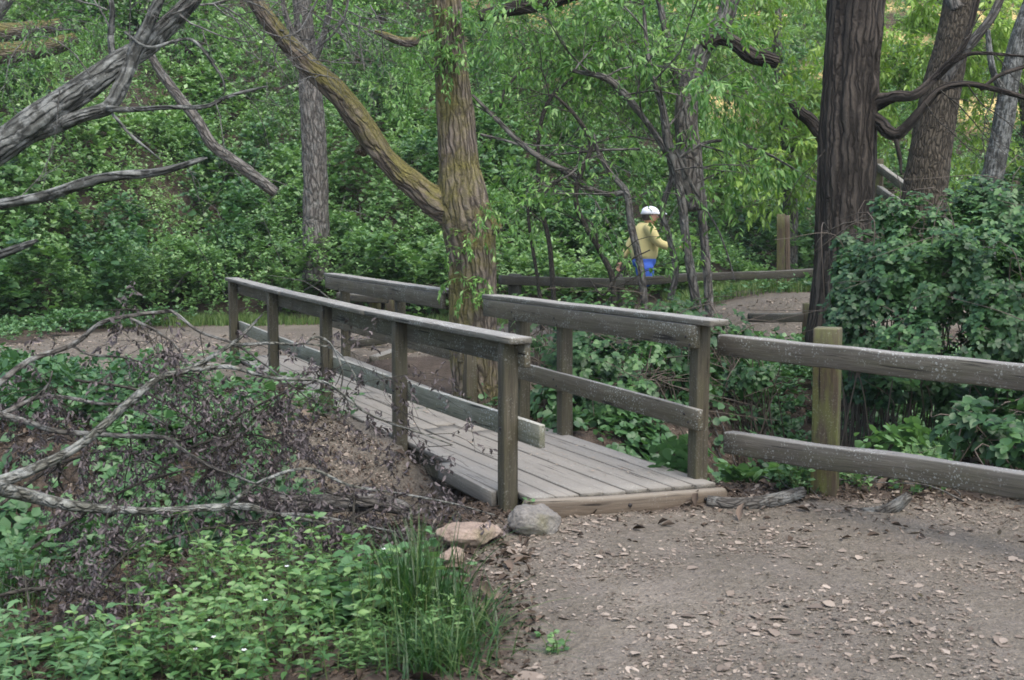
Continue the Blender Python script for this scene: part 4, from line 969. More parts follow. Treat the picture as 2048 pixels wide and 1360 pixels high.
# ------------------------------------------------------------------ bramble bush on the right
def ground_pt(x, y, dz=0): return np.stack([x, y, height(x, y) + dz], -1)
def bramble(label, lobes, n, seed, size=.08, ncane=140):
    rg = np.random.default_rng(seed)
    c0 = at(*lobes[0][:3]); root = thing('bramble_bush', label, 'bush', (c0[0], c0[1], gz(c0[0], c0[1])))
    P = []; NN = []
    tot = sum(l[3] * l[4] for l in lobes)
    for (px, py, Yv, hw, hh) in lobes:
        c = at(px, py, Yv); m = int(n * hw * hh / tot)
        d = unit(rg.normal(0, 1, (m, 3))); d[:, 1] -= .25
        rr = rg.uniform(0, 1, m) ** .33
        bump = .45 + 1.1 * fbm(d * 2.6 + seed + px, seed, 3)
        off = d * rr[:, None] * bump[:, None] * [hw, hw * .75, hh]
        P.append(c + off); NN.append(d)
    P = np.concatenate(P); NN = np.concatenate(NN)
    g_ = fbm(P * 3.9, seed + 3, 2); keep = g_ > .535; P = P[keep]; NN = NN[keep]
    keep = P[:, 2] > height(P[:, 0], P[:, 1]) + .03; P = P[keep]; NN = NN[keep]
    # three leaflets on each leaf stalk
    base = rdir(len(P), -.3, .6); D3 = []; P3 = []; N3 = []; T3 = []
    nrm = unit(NN * .6 + [0, -.15, .8] + rg.normal(0, .3, P.shape))
    tl = np.clip(.35 + (fbm(P * 1.6, seed + 7, 3) - .5) * 1.8 + rg.normal(0, .12, len(P)), 0, 1)
    dd = unit(base - nrm * np.sum(base * nrm, 1)[:, None]); sd_ = np.cross(nrm, dd)
    for a in (-1.15, 0, 1.15):
        D3.append(unit(dd * math.cos(a) + sd_ * math.sin(a) + [0, 0, -.15])); P3.append(P + D3[-1] * .006); N3.append(nrm); T3.append(tl)
    n3 = len(P) * 3
    me = leaves('foliage', np.concatenate(P3), np.concatenate(D3), np.concatenate(N3), rg.uniform(.6, 1.25, n3) * size, M_bramb, 'bramble', np.concatenate(T3))
    link('foliage', me, root)
    mb = MB()
    for _ in range(ncane):
        l = lobes[rg.integers(len(lobes))]; c = at(*l[:3]); x_ = c[0] + rg.normal(0, .5) * l[3]; y_ = c[1] + rg.normal(0, .4) * l[3]
        p0 = np.array([x_, y_, gz(x_, y_)]); top = c + rg.normal(0, .55, 3) * [l[3], l[3], l[4]]
        top[2] = max(top[2], p0[2] + .3); out = p0 + (top - p0) * .6 + [0, 0, .12]
        end = top + np.array([rg.normal(0, .4), rg.normal(0, .3), rg.uniform(-.25, .2)])
        tube(mb, np.array([p0, out, top, end]), [.006, .0055, .004, .002], 5, .09, cap=False)
    link('canes', mb.build('canes', M_cane), root)
    return root
bramble('dense dark leafy bramble bush in front of the dark trunk behind the fence', [(1860, 575, 8.8, .52, .42), (1960, 545, 8.6, .52, .44), (2060, 620, 8.2, .6, .6), (1780, 580, 9.0, .4, .42), (1740, 640, 8.9, .35, .3), (1930, 690, 8.4, .7, .35), (2100, 490, 8.9, .45, .45), (1715, 560, 9.3, .25, .30), (1830, 470, 9.3, .3, .3), (2010, 440, 9.4, .4, .3), (1900, 455, 9.5, .3, .25), (2200, 560, 8.8, .7, .7), (1700, 480, 9.6, .16, .16), (1790, 430, 9.6, .2, .18), (1950, 400, 9.6, .2, .18), (2040, 380, 9.6, .2, .2), (1700, 640, 9.1, .2, .25), (1710, 720, 9.6, .35, .22), (1800, 770, 9.0, .45, .18), (1940, 800, 8.8, .5, .18), (2060, 780, 8.5, .5, .2), (1760, 680, 9.9, .5, .3)], 30000, 301, .046, 150)
bramble('small bramble bush under the fence at the right edge', [(1990, 850, 7.3, .42, .20), (2090, 900, 6.9, .4, .2), (1900, 860, 7.6, .25, .14)], 900, 302, .075, 20)
bramble('leafy bramble clump on the gully bank behind the near right railing', [(1230, 720, 9.6, .55, .32), (1330, 690, 9.8, .5, .35), (1160, 700, 10., .35, .3), (1290, 790, 9.2, .45, .22)], 3000, 303, .058, 80)
bramble('bramble clump beside the near right railing post in the gully', [(1520, 740, 9.6, .30, .16), (1430, 670, 10.2, .35, .25)], 620, 304, .06, 34)
bramble('mixed green bush below the walker on the far bank', [(1130, 640, 12.4, .6, .25), (1250, 625, 12.6, .7, .28), (1370, 645, 12.2, .6, .28), (1060, 640, 12., .3, .3), (1490, 700, 11.6, .5, .2)], 2300, 305, .055, 60)

# ------------------------------------------------------------------ near left shrub, tussock, small plants
def shrub(label, px, py, Yv, seed, nst, hgt, rad, mt=M_fore, size=.045, group=None, name='leafy_shrub', kind='ovate', nl=16, flower=0):
    rg = np.random.default_rng(seed)
    c = at(px, py, Yv); c[2] = gz(c[0], c[1])
    root = thing(name, label, 'plant', c, group)
    mb = MB(); P = []; D = []; N = []; S = []; T = []; fl = []
    for _ in range(nst):
        a = rg.uniform(0, 6.28); r0 = rad * math.sqrt(rg.uniform(0, 1)); x_, y_ = c[0] + r0 * math.cos(a), c[1] + r0 * math.sin(a) * .8
        h = hgt * rg.uniform(.45, 1.15) * (1 - .35 * (r0 / rad) ** 2)
        g0 = gz(x_, y_); b0 = rg.normal(0, .28, 2) * h
        pts = np.array([[x_, y_, g0 - .02], [x_ + b0[0] * .3, y_ + b0[1] * .3, g0 + h * .5], [x_ + b0[0], y_ + b0[1], g0 + h]])
        cp, cr, ct = tube(mb, pts, [.003, .0025, .0012], 4, .06, cap=False)
        m = nl; k = np.repeat(np.linspace(.22, 1, (m + 1) // 2), 2)[:m] ** .85 * (len(cp) - 1.001); k[-3:] = len(cp) - 1.01
        i_ = k.astype(int); q = cp[i_] + (cp[np.minimum(i_ + 1, len(cp) - 1)] - cp[i_]) * (k - i_)[:, None]
        aa = (np.arange(m) // 2) * 1.57 + (np.arange(m) % 2) * 3.14 + rg.uniform(0, 6) + rg.normal(0, .3, m); dd = np.stack([np.cos(aa), np.sin(aa), rg.uniform(-.1, .5, m)], 1)
        tt = np.clip(.25 + .6 * (k / len(cp)) + rg.normal(0, .15), 0, 1)
        P.append(q); D.append(dd); N.append(rg.normal(0, .48, (m, 3)) + [0, 0, 1]); S.append(size * rg.uniform(.55, 1.2, m)); T.append(tt)
        if rg.uniform() < flower: fl.append(cp[-1] + [0, 0, .012])
    link('stems', mb.build('stems', M_stem), root)
    link('foliage', leaves('foliage', np.concatenate(P), unit(np.concatenate(D)), unit(np.concatenate(N)), np.concatenate(S), mt, kind, np.concatenate(T)), root)
    if fl:
        fl = np.array(fl); m = len(fl); a = np.arange(5) * 1.256
        P = np.repeat(fl, 5, 0); D = np.tile(np.stack([np.cos(a), np.sin(a), a * 0 + .5], 1), (m, 1))
        link('blossom', leaves('blossom', P, unit(D), np.tile([0, 0, 1.], (m * 5, 1)), np.full(m * 5, .014), M_petal, 'ovate'), root)
G1 = 'leafy shrubs on the near left bank'
shrub('largest bright green shrub with white flowers at the bottom centre left', 590, 1290, 4.75, 401, 84, .36, .52, size=0.054, kind='pointed', group=G1, flower=.10, nl=14)
shrub('bright shrub left of the flowering shrub at the bottom edge', 330, 1290, 4.85, 402, 64, .34, .46, size=0.051, kind='pointed', group=G1, nl=14)
shrub('yellow green shrub rising below the fallen branches', 560, 1180, 5.5, 403, 62, .42, .42, size=0.049, kind='pointed', group=G1, nl=14)
shrub('low shrub with long pointed leaves in the bottom left corner', 90, 1300, 4.7, 404, 90, .26, .5, M_vine, .075, G1, kind='willow')
shrub('upright yellow green shrub left of the yellow green one', 380, 1170, 5.7, 405, 50, .44, .34, size=0.049, kind='pointed', group=G1, nl=14)
shrub('sparse shrub between the bright shrubs and the grass tussock', 740, 1220, 5.2, 406, 50, .32, .30, M_vine, .065, G1)
shrub('small leafy shrub at the left edge under the forked branch', 60, 1150, 5.9, 407, 50, .25, .4, M_vine, .05, G1)
shrub('pale shrub by the foot of the tussock at the bottom edge', 800, 1330, 4.6, 408, 60, .20, .28, M_fore, .045, G1, kind='willow')
shrub('thin weed on the bare soil beside the tussock', 905, 1230, 5.1, 409, 10, .28, .1, M_vine, .05, None, 'weed', nl=12)
shrub('single small weed growing on the near path', 1120, 1310, 4.45, 410, 5, .10, .05, M_fore, .03, None, 'weed', nl=9)
shrub('small weed against the near left railing post', 1045, 1050, 6.35, 411, 7, .16, .07, M_vine, .035, None, 'weed', nl=9)
shrub('weed clump at the foot of the green stained fence post', 1600, 1020, 7.0, 412, 22, .30, .15, M_vine, .05, None, 'weed', nl=12)
shrub('leafy weeds right of the green stained fence post', 1800, 985, 7.2, 413, 46, .24, .42, M_fore, .045, None, 'weed', nl=10)
shrub('leafy weeds against the two posts of the left railing', 860, 800, 8.8 + .9, 414, 0 + 14, .2, .2, M_vine, .05, None, 'weed', nl=8)
shrub('green leafy plants along the outside of the left railing posts', 600, 830, 9.3, 415, 44, .30, .45, M_vine, .065, None, 'weed', nl=8)
rg = np.random.default_rng(88)
def tussock(label, px, Yv, n, rad, h, lean, seed):
    c = at(px, 1200, Yv); c[2] = gz(c[0], c[1]); r_ = np.random.default_rng(seed)
    root = thing('grass_tussock', label, 'grass', c, 'grass tussocks beside the near path')
    pts = c + np.stack([r_.normal(0, rad, n), r_.normal(0, rad, n), np.full(n, -.02)], 1)
    blades('blades', None, pts, h, .008, M_darkgrass, lean, rg=r_, parent=root, seg=6, curl=1.3)
tussock('tall upright dark green grass tussock left of the tan rock', 840, 4.85, 300, .085, .44, .32, 1)
tussock('low drooping grass tussock at the bottom edge beside the path', 880, 4.4, 320, .10, .22, .75, 2)
tussock('thin drooping grass tussock between the path and the tall tussock', 915, 4.7, 200, .08, .24, .8, 3)
tussock('small grass tuft at the left edge below the forked branch', 20, 5.6, 90, .08, .25, .6, 4)

# ------------------------------------------------------------------ rocks and logs
def rock(label, px, py, Yv, dims, mt, seed, rot=0.):
    import bmesh
    bm = bmesh.new(); bmesh.ops.create_icosphere(bm, subdivisions=5, radius=1)
    V = np.array([v.co[:] for v in bm.verts]); rg = np.random.default_rng(seed)
    for _ in range(13):
        n = unit(rg.normal(0, 1, 3)); d = rg.uniform(.62, .9); k = V @ n - d; V = V - np.outer(np.maximum(k, 0) * .92, n)
    V *= 1 + .30 * (fbm(V * 2.2 + seed, seed, 4) - .5)[:, None] + .11 * (fbm(V * 9 + seed, seed, 3) - .5)[:, None]
    V = V * dims
    for v, c in zip(bm.verts, V): v.co = c
    me = bpy.data.meshes.new('rock'); bm.to_mesh(me); bm.free(); me.materials.append(mt)
    me.polygons.foreach_set('use_smooth', np.ones(len(me.polygons), bool))
    c = at(px, py, Yv)
    return link('rock', me, label=label, cat='rock', M=Matrix.Translation(Vector((c[0], c[1], gz(c[0], c[1]) + dims[2] * .55))) @ Matrix.Rotation(rot, 4, 'Z'))
rock('rounded grey boulder against the foot of the near left railing post', 1068, 1080, 6.2, (.150, .12, .105), M_rock, 3, .2)
rock('flat tan rock left of the grey boulder at the path edge', 935, 1105, 6.0, (.185, .12, .085), M_rockt, 8, .5)
rock('small tan stone beside the tan rock near the tussock', 905, 1125, 5.75, (.09, .07, .045), M_rockt, 12, 1.)
rock('reddish stone by the second left railing post', 595, 845, 9.1, (.16, .1, .07), M_rockt, 15, .1)
def log(label, pts, mt, seed, name='fallen_log', tw=None, cat='log'):
    P = PP([q[:3] for q in pts]); c = P.mean(0)
    root = thing(name, label, cat, c)
    mb = MB(); tube(mb, P, [q[3] for q in pts], 32, .02, .002, (22, 4), .16, .01, seed); link('stem', mb.build('stem', mt), root)
    return root
log('dark smooth log lying from the deck corner into the gully', [(1415, 1003, 6.74, .038), (1480, 1008, 6.70, .040), (1545, 1000, 6.72, .038), (1605, 984, 6.80, .034)], M_dbranch, 501)
log('knobbly grey bark log lying right of the green stained post', [(1600, 1040, 6.62, .026), (1680, 1030, 6.66, .030), (1730, 1026, 6.64, .034), (1768, 1022, 6.62, .038), (1798, 1006, 6.62, .036), (1818, 990, 6.62, .026)], M_dbranch, 502)
log('thick mossy grey log under the fallen branches pointing at the bridge', [(480, 1005, 6.9, .05), (600, 1008, 6.9, .055), (700, 1004, 6.85, .058), (760, 1005, 6.8, .055), (800, 1014, 6.75, .045), (822, 1022, 6.75, .03)], M_barkb, 503)
log('long thin curved twig lying on the soil below the fence', [(1460, 1075, 6.45, .006), (1540, 1072, 6.45, .007), (1620, 1050, 6.6, .007), (1690, 1030, 6.7, .005)], M_twig, 504, 'fallen_twig', cat='twig')

# ------------------------------------------------------------------ fallen dead branches in the left foreground
def dead_branch(label, stems, seed, mt=M_dbranch, twn=20, leafn=10, tL=.5):
    c = PP([stems[0][0][:3]])[0]
    root = thing('dead_branch', label, 'branch', c, 'fallen dead branches on the left bank')
    rg = np.random.default_rng(seed); acc = []; mt2 = MB(); allP = []
    for k, st in enumerate(stems):
        mb = MB(); P, r, T = tube(mb, PP([q[:3] for q in st]), [q[3] for q in st], 14, .03, .0015, (60, 8), .18, .016, seed + k)
        link('stem', mb.build('stem', mt), root); allP.append((P, r))
    for _ in range(twn):
        P, r = allP[rg.integers(len(allP))]; i_ = rg.integers(int(len(P) * .3), len(P))
        grow(mt2, P[i_], [rg.normal(0, .8), rg.normal(0, .7), rg.uniform(-.9, .4)], tL * rg.uniform(.5, 1.2), max(.0025, r[i_] * .4), 2, rg, .35, 1.1, (2, 4), acc, 5)
    link('twigs', mt2.build('twigs', M_twigd), root)
    if leafn:
        P = []; D = []
        for pts, dep in acc:
            if dep > 1 or rg.uniform() < .32: continue
            for _ in range(leafn):
                i_ = rg.integers(1, len(pts)); P.append(pts[i_] + rg.normal(0, .006, 3)); D.append([rg.normal(0, .75), rg.normal(0, .75), -.8])
        P = np.array(P); D = np.array(D); g_ = height(P[:, 0], P[:, 1]); k = P[:, 2] > g_ + .02; P = P[k]; D = D[k]
        link('withered_leaves', leaves('withered_leaves', P, D, rdir(len(P)), rg.uniform(.02, .046, len(P)), M_dead, 'curl'), root)
    return root
dead_branch('long pale branch slanting up right from the left edge towards the bridge', [
    [(-120, 1000, 5.5, .040), (0, 962, 5.6, .030), (90, 925, 5.7, .026), (170, 880, 5.8, .024), (250, 810, 5.9, .021), (320, 755, 6.0, .017), (380, 738, 6.1, .014), (460, 690, 6.2, .011), (500, 655, 6.3, .008), (525, 628, 6.3, .004)],
    [(385, 740, 6.1, .011), (460, 735, 6.1, .010), (540, 755, 6.0, .008), (650, 765, 6.0, .007), (700, 800, 6.0, .006), (750, 835, 6.0, .005), (850, 870, 6.1, .004), (905, 890, 6.1, .002)],
    [(465, 690, 6.2, .009), (540, 685, 6.2, .007), (600, 687, 6.2, .006), (630, 672, 6.2, .006), (660, 685, 6.2, .005), (685, 740, 6.2, .004), (680, 790, 6.2, .002)],
    [(600, 687, 6.2, .004), (670, 700, 6.2, .004), (710, 750, 6.2, .003), (715, 770, 6.2, .002)]], 601, M_lichb, 20, 6, .38)
dead_branch('arching branch rising from the left edge above the long pale branch', [
    [(-80, 830, 6.0, .020), (0, 768, 6.0, .016), (60, 722, 6.1, .014), (150, 690, 6.2, .013), (200, 650, 6.2, .011), (250, 635, 6.2, .010), (330, 625, 6.3, .009), (350, 628, 6.3, .008), (400, 665, 6.3, .007), (470, 690, 6.3, .006), (530, 730, 6.3, .005), (620, 800, 6.3, .003)],
    [(260, 637, 6.2, .008), (310, 660, 6.2, .007), (350, 690, 6.2, .005), (375, 730, 6.2, .003)],
    [(145, 692, 6.2, .007), (180, 710, 6.2, .006), (250, 715, 6.2, .005), (320, 740, 6.2, .004), (380, 775, 6.2, .002)]], 602, M_dbranch, 16, 7, .38)
dead_branch('thick lichen crusted branch along the foot of the pile ending in fine twigs', [
    [(-160, 920, 5.3, .055), (-40, 960, 5.4, .045), (0, 975, 5.5, .036), (60, 990, 5.6, .032), (140, 1008, 5.7, .028), (220, 1018, 5.8, .022), (330, 1022, 5.9, .019), (420, 1015, 6.0, .019), (500, 1012, 6.1, .018), (540, 1025, 6.1, .012), (640, 1045, 6.1, .008), (720, 1070, 6.1, .004)],
    [(455, 1012, 6.0, .011), (490, 985, 6.0, .010), (540, 955, 6.0, .009), (620, 938, 6.0, .007), (700, 970, 6.0, .006), (790, 985, 6.1, .005), (900, 1005, 6.2, .004), (990, 1030, 6.3, .002)],
    [(540, 1027, 6.1, .008), (620, 1030, 6.1, .007), (720, 1050, 6.1, .005), (860, 1080, 6.1, .003)]], 603, M_lichb, 22, 9, .4)
dead_branch('dark branch winding through the middle of the pile', [
    [(-60, 810, 6.4, .020), (0, 828, 6.4, .017), (60, 845, 6.4, .016), (110, 862, 6.4, .015), (190, 868, 6.4, .014), (260, 872, 6.5, .013), (330, 875, 6.5, .012), (360, 895, 6.5, .011), (420, 932, 6.5, .010), (480, 955, 6.5, .008), (530, 975, 6.5, .006), (600, 1000, 6.5, .003)],
    [(0, 830, 6.4, .016), (60, 800, 6.5, .013), (85, 792, 6.5, .012), (130, 795, 6.5, .011), (200, 808, 6.5, .009), (260, 812, 6.6, .006), (330, 850, 6.6, .004)],
    [(82, 790, 6.5, .010), (100, 765, 6.5, .006), (105, 742, 6.5, .003)]], 604, M_dbranch, 26, 12)
dead_branch('tangle of thin dark twigs hung with withered leaves beside the railing', [
    [(380, 985, 6.7, .010), (450, 900, 6.8, .008), (520, 840, 6.9, .006), (600, 760, 7.0, .003)],
    [(300, 900, 6.8, .010), (420, 860, 6.9, .008), (560, 790, 7.0, .006), (640, 760, 7.1, .003)],
    [(150, 760, 6.9, .009), (300, 790, 6.9, .008), (450, 880, 7.0, .006), (560, 930, 7.0, .003)],
    [(330, 920, 6.7, .009), (430, 880, 6.8, .007), (520, 870, 6.9, .005), (590, 900, 6.9, .003)]], 605, M_twigd, 44, 12, .42)
dead_branch('tangle of thin dark twigs spread over the low bank at the left', [
    [(60, 1100, 6.1, .010), (180, 1020, 6.3, .008), (300, 960, 6.5, .006), (420, 930, 6.6, .003)],
    [(250, 1110, 6.2, .010), (400, 1060, 6.4, .008), (560, 1040, 6.5, .006), (700, 1020, 6.5, .004)],
    [(0, 1010, 6.4, .010), (120, 930, 6.6, .008), (240, 900, 6.7, .006), (360, 950, 6.7, .003)],
    [(600, 1110, 6.1, .009), (700, 1040, 6.2, .007), (760, 1010, 6.3, .004)],
    [(560, 1060, 6.3, .009), (680, 1070, 6.3, .008), (800, 1075, 6.3, .006), (880, 1095, 6.25, .004)],
    [(640, 980, 6.7, .008), (760, 1010, 6.7, .007), (860, 1050, 6.5, .005), (960, 1075, 6.4, .003)],
    [(500, 1090, 6.1, .008), (620, 1080, 6.2, .007), (700, 1100, 6.1, .005), (770, 1120, 6.0, .003)],
    [(690, 1120, 5.9, .010), (705, 1060, 5.95, .009), (708, 980, 6.0, .004)]], 606, M_twigd, 95, 11, .45)
dead_branch('dark withered twigs among the leaves in the bottom left corner', [
    [(-60, 1210, 5.2, .010), (60, 1180, 5.3, .008), (170, 1190, 5.3, .006), (250, 1230, 5.3, .003)],
    [(20, 1330, 4.9, .009), (60, 1240, 5.0, .007), (50, 1150, 5.1, .003)],
    [(130, 1260, 5.1, .006), (210, 1150, 5.3, .005), (300, 1060, 5.5, .003)]], 607, M_twigd, 30, 9, .35)

# ------------------------------------------------------------------ leaf litter and duff
def scatter(name, label, n, fun, size, mt, kind='chip', seed=0, up=.25, dz=.004, cat='leaf litter'):
    rg = np.random.default_rng(seed)
    x, y = fun(n, rg)
    e = .05; h0 = height(x, y); hx = (height(x + e, y) - h0) / e; hy = (height(x, y + e) - h0) / e
    nrm = unit(np.stack([-hx, -hy, np.ones(len(x))], 1) + rg.normal(0, up, (len(x), 3)))
    D = unit(np.cross(nrm, rg.normal(0, 1, (len(x), 3))))
    S = size * np.exp(rg.normal(0, .45, len(x)))
    link(name, leaves(name, np.stack([x, y, h0 + dz], 1), D, nrm, S, mt, kind), label=label, cat=cat, kind='stuff')
def on_path(n, rg):
    y = rg.uniform(3.6, 7.0, n * 2); x = rg.uniform(-.6, 4.2, n * 2)
    k = rg.uniform(0, 1, n * 2) < pathmask(x, y) * (.12 + .88 * sm(.38, .62, f2(x, y, 1.3, 52, 3))); return x[k], y[k]
scatter('path_litter', 'pale tan leaf fragments strewn over the near path', 12000, on_path, .014, M_litter, seed=1)
scatter('path_leaves', 'larger pale tan fallen leaves lying on the near path', 1700, on_path, .032, M_litter, seed=21, up=.12, kind='ovate')
scatter('path_crumbs', 'dark crumbs and grit on the near path', 9000, on_path, .008, M_duff, seed=2, dz=.002)
scatter('path_grit', 'tiny pale bud scales and grit on the near path', 9000, on_path, .006, M_litter, seed=22, dz=.002)
def on_far(n, rg):
    y = rg.uniform(11.8, 16, n * 2); x = rg.uniform(-7.5, 4.5, n * 2); k = rg.uniform(0, 1, n * 2) < pathmask(x, y); return x[k], y[k]
scatter('far_path_litter', 'pale leaf fragments on the far path', 7000, on_far, .028, M_litter, seed=3)
def on_gully(n, rg):
    y = rg.uniform(6.0, 10.8, n * 2); x = rg.uniform(-4.6, 5.4, n * 2)
    k = (rg.uniform(0, 1, n * 2) < (1 - pathmask(x, y) * .93) * (.25 + .75 * sm(.35, .6, f2(x, y, 1.6, 53, 3)))); return x[k], y[k]
scatter('gully_litter', 'brown fallen leaves covering the gully sides', 26000, on_gully, .035, M_duff, 'curl', seed=4, up=.5)
scatter('gully_pale_litter', 'scattered pale fallen leaves on the gully sides', 7000, on_gully, .026, M_litter, 'chip', seed=5, up=.4)
def on_bank(n, rg):
    y = rg.uniform(7.3, 10.2, n * 3); x = -.2 - .485 * (y - 6.64) - np.abs(rg.normal(0, .55, n * 3)); k = rg.uniform(0, 1, n * 3) < .15 + pathmask(x, y); return x[k], y[k]
scatter('bank_litter', 'small pale and brown leaf bits on the bare bank beside the left railing', 1100, on_bank, .015, M_litter, seed=31)
scatter('bank_duff', 'dark leaf bits on the bare bank beside the left railing', 1300, on_bank, .016, M_duff, 'curl', seed=32, up=.4)
def on_left(n, rg):
    y = rg.uniform(4.0, 8.2, n); x = rg.uniform(-3.6, 0.1, n); return x, y
scatter('left_bank_litter', 'dark fallen leaves over the near left bank', 16000, on_left, .03, M_duff, 'curl', seed=6, up=.5)
# crumbs on the deck
rgd = np.random.default_rng(9); n = 900
s_ = rgd.uniform(6.7, 12.8, n); o_ = 1.2 - np.abs(rgd.normal(0, .42, n)); k = (o_ > 0.02); s_, o_ = s_[k], o_[k]
Pd = np.array([lineL(a, b_, .004 + sag(a)) for a, b_ in zip(s_, o_)])
Pd = Pd[Pd[:, 1] > 6.62 + .35 * (Pd[:, 0] - .1)]
link('deck_litter', leaves('deck_litter', Pd, unit(rdir(len(Pd), -.05, .05)), unit(rgd.normal(0, .15, (len(Pd), 3)) + [0, 0, 1]), .014 * np.exp(rgd.normal(0, .4, len(Pd))), M_litter, 'chip'), label='small pale leaf crumbs on the bridge deck', cat='leaf litter', kind='stuff')
# twigs in the gully
mb = MB(); rgt = np.random.default_rng(19)
for _ in range(260):
    x_ = rgt.uniform(-4.2, 4.6); y_ = rgt.uniform(6.6, 10.2)
    if pathmask(np.array([x_]), np.array([y_]))[0] > .4: continue
    if -.3 + SL * (y_ - 6.64) < x_ < 1.4 + SL * (y_ - 6.95): continue
    a = rgt.uniform(0, 6.28); L = rgt.uniform(.15, .7); p = []
    for t in np.linspace(-.5, .5, 4):
        xx, yy = x_ + math.cos(a) * L * t + rgt.normal(0, .02), y_ + math.sin(a) * L * t + rgt.normal(0, .02); p.append([xx, yy, gz(xx, yy) + .015 + abs(rgt.normal(0, .03))])
    tube(mb, np.array(p), [.006, .005, .004, .002], 5, .06, cap=False)
link('fallen_twigs', mb.build('fallen_twigs', M_twig), label='thin grey twigs strewn over the gully floor', cat='twigs', kind='stuff')

# ------------------------------------------------------------------ the walker
M_skin = simple('skin', (.50, .27, .19), .55); M_shirt = simple('yellow shirt', (.58, .50, .22), .85)
M_blue = simple('blue shorts', (.045, .12, .50), .8); M_white = simple('white cap cloth', (.80, .82, .88), .8)
M_hair = simple('dark hair', (.05, .04, .035), .8); M_shoe = simple('grey shoes', (.2, .2, .2), .7); M_sock = simple('white socks', (.7, .7, .7), .9)
def skin(name, verts, edges, radii, mt, parent, sub=2, root=0, vox=0):
    me = bpy.data.meshes.new(name); me.from_pydata([(v[0], -v[1], v[2]) for v in verts], edges, []); me.materials.append(mt)
    o = link(name, me, parent)
    md = o.modifiers.new('skin', 'SKIN'); md.use_smooth_shade = True; md.branch_smoothing = .6
    seen = set(); adj = {i: [] for i in range(len(verts))}
    for p_, q_ in edges: adj[p_].append(q_); adj[q_].append(p_)
    roots = []
    for i in range(len(verts)):
        if i in seen: continue
        roots.append(i); st = [i]
        while st:
            c_ = st.pop()
            if c_ in seen: continue
            seen.add(c_); st += adj[c_]
    for q, r in enumerate(radii):
        s = me.skin_vertices[0].data[q]; s.radius = r if isinstance(r, tuple) else (r, r); s.use_root = (q in roots)
    sb = o.modifiers.new('sub', 'SUBSURF'); sb.levels = sub; sb.render_levels = sub
    if vox:
        rm = o.modifiers.new('remesh', 'REMESH'); rm.mode = 'VOXEL'; rm.voxel_size = vox; rm.use_smooth_shade = True
        sm_ = o.modifiers.new('smooth', 'SMOOTH'); sm_.iterations = 5; sm_.factor = .6
    o.matrix_parent_inverse = Matrix.Identity(4)
    return o
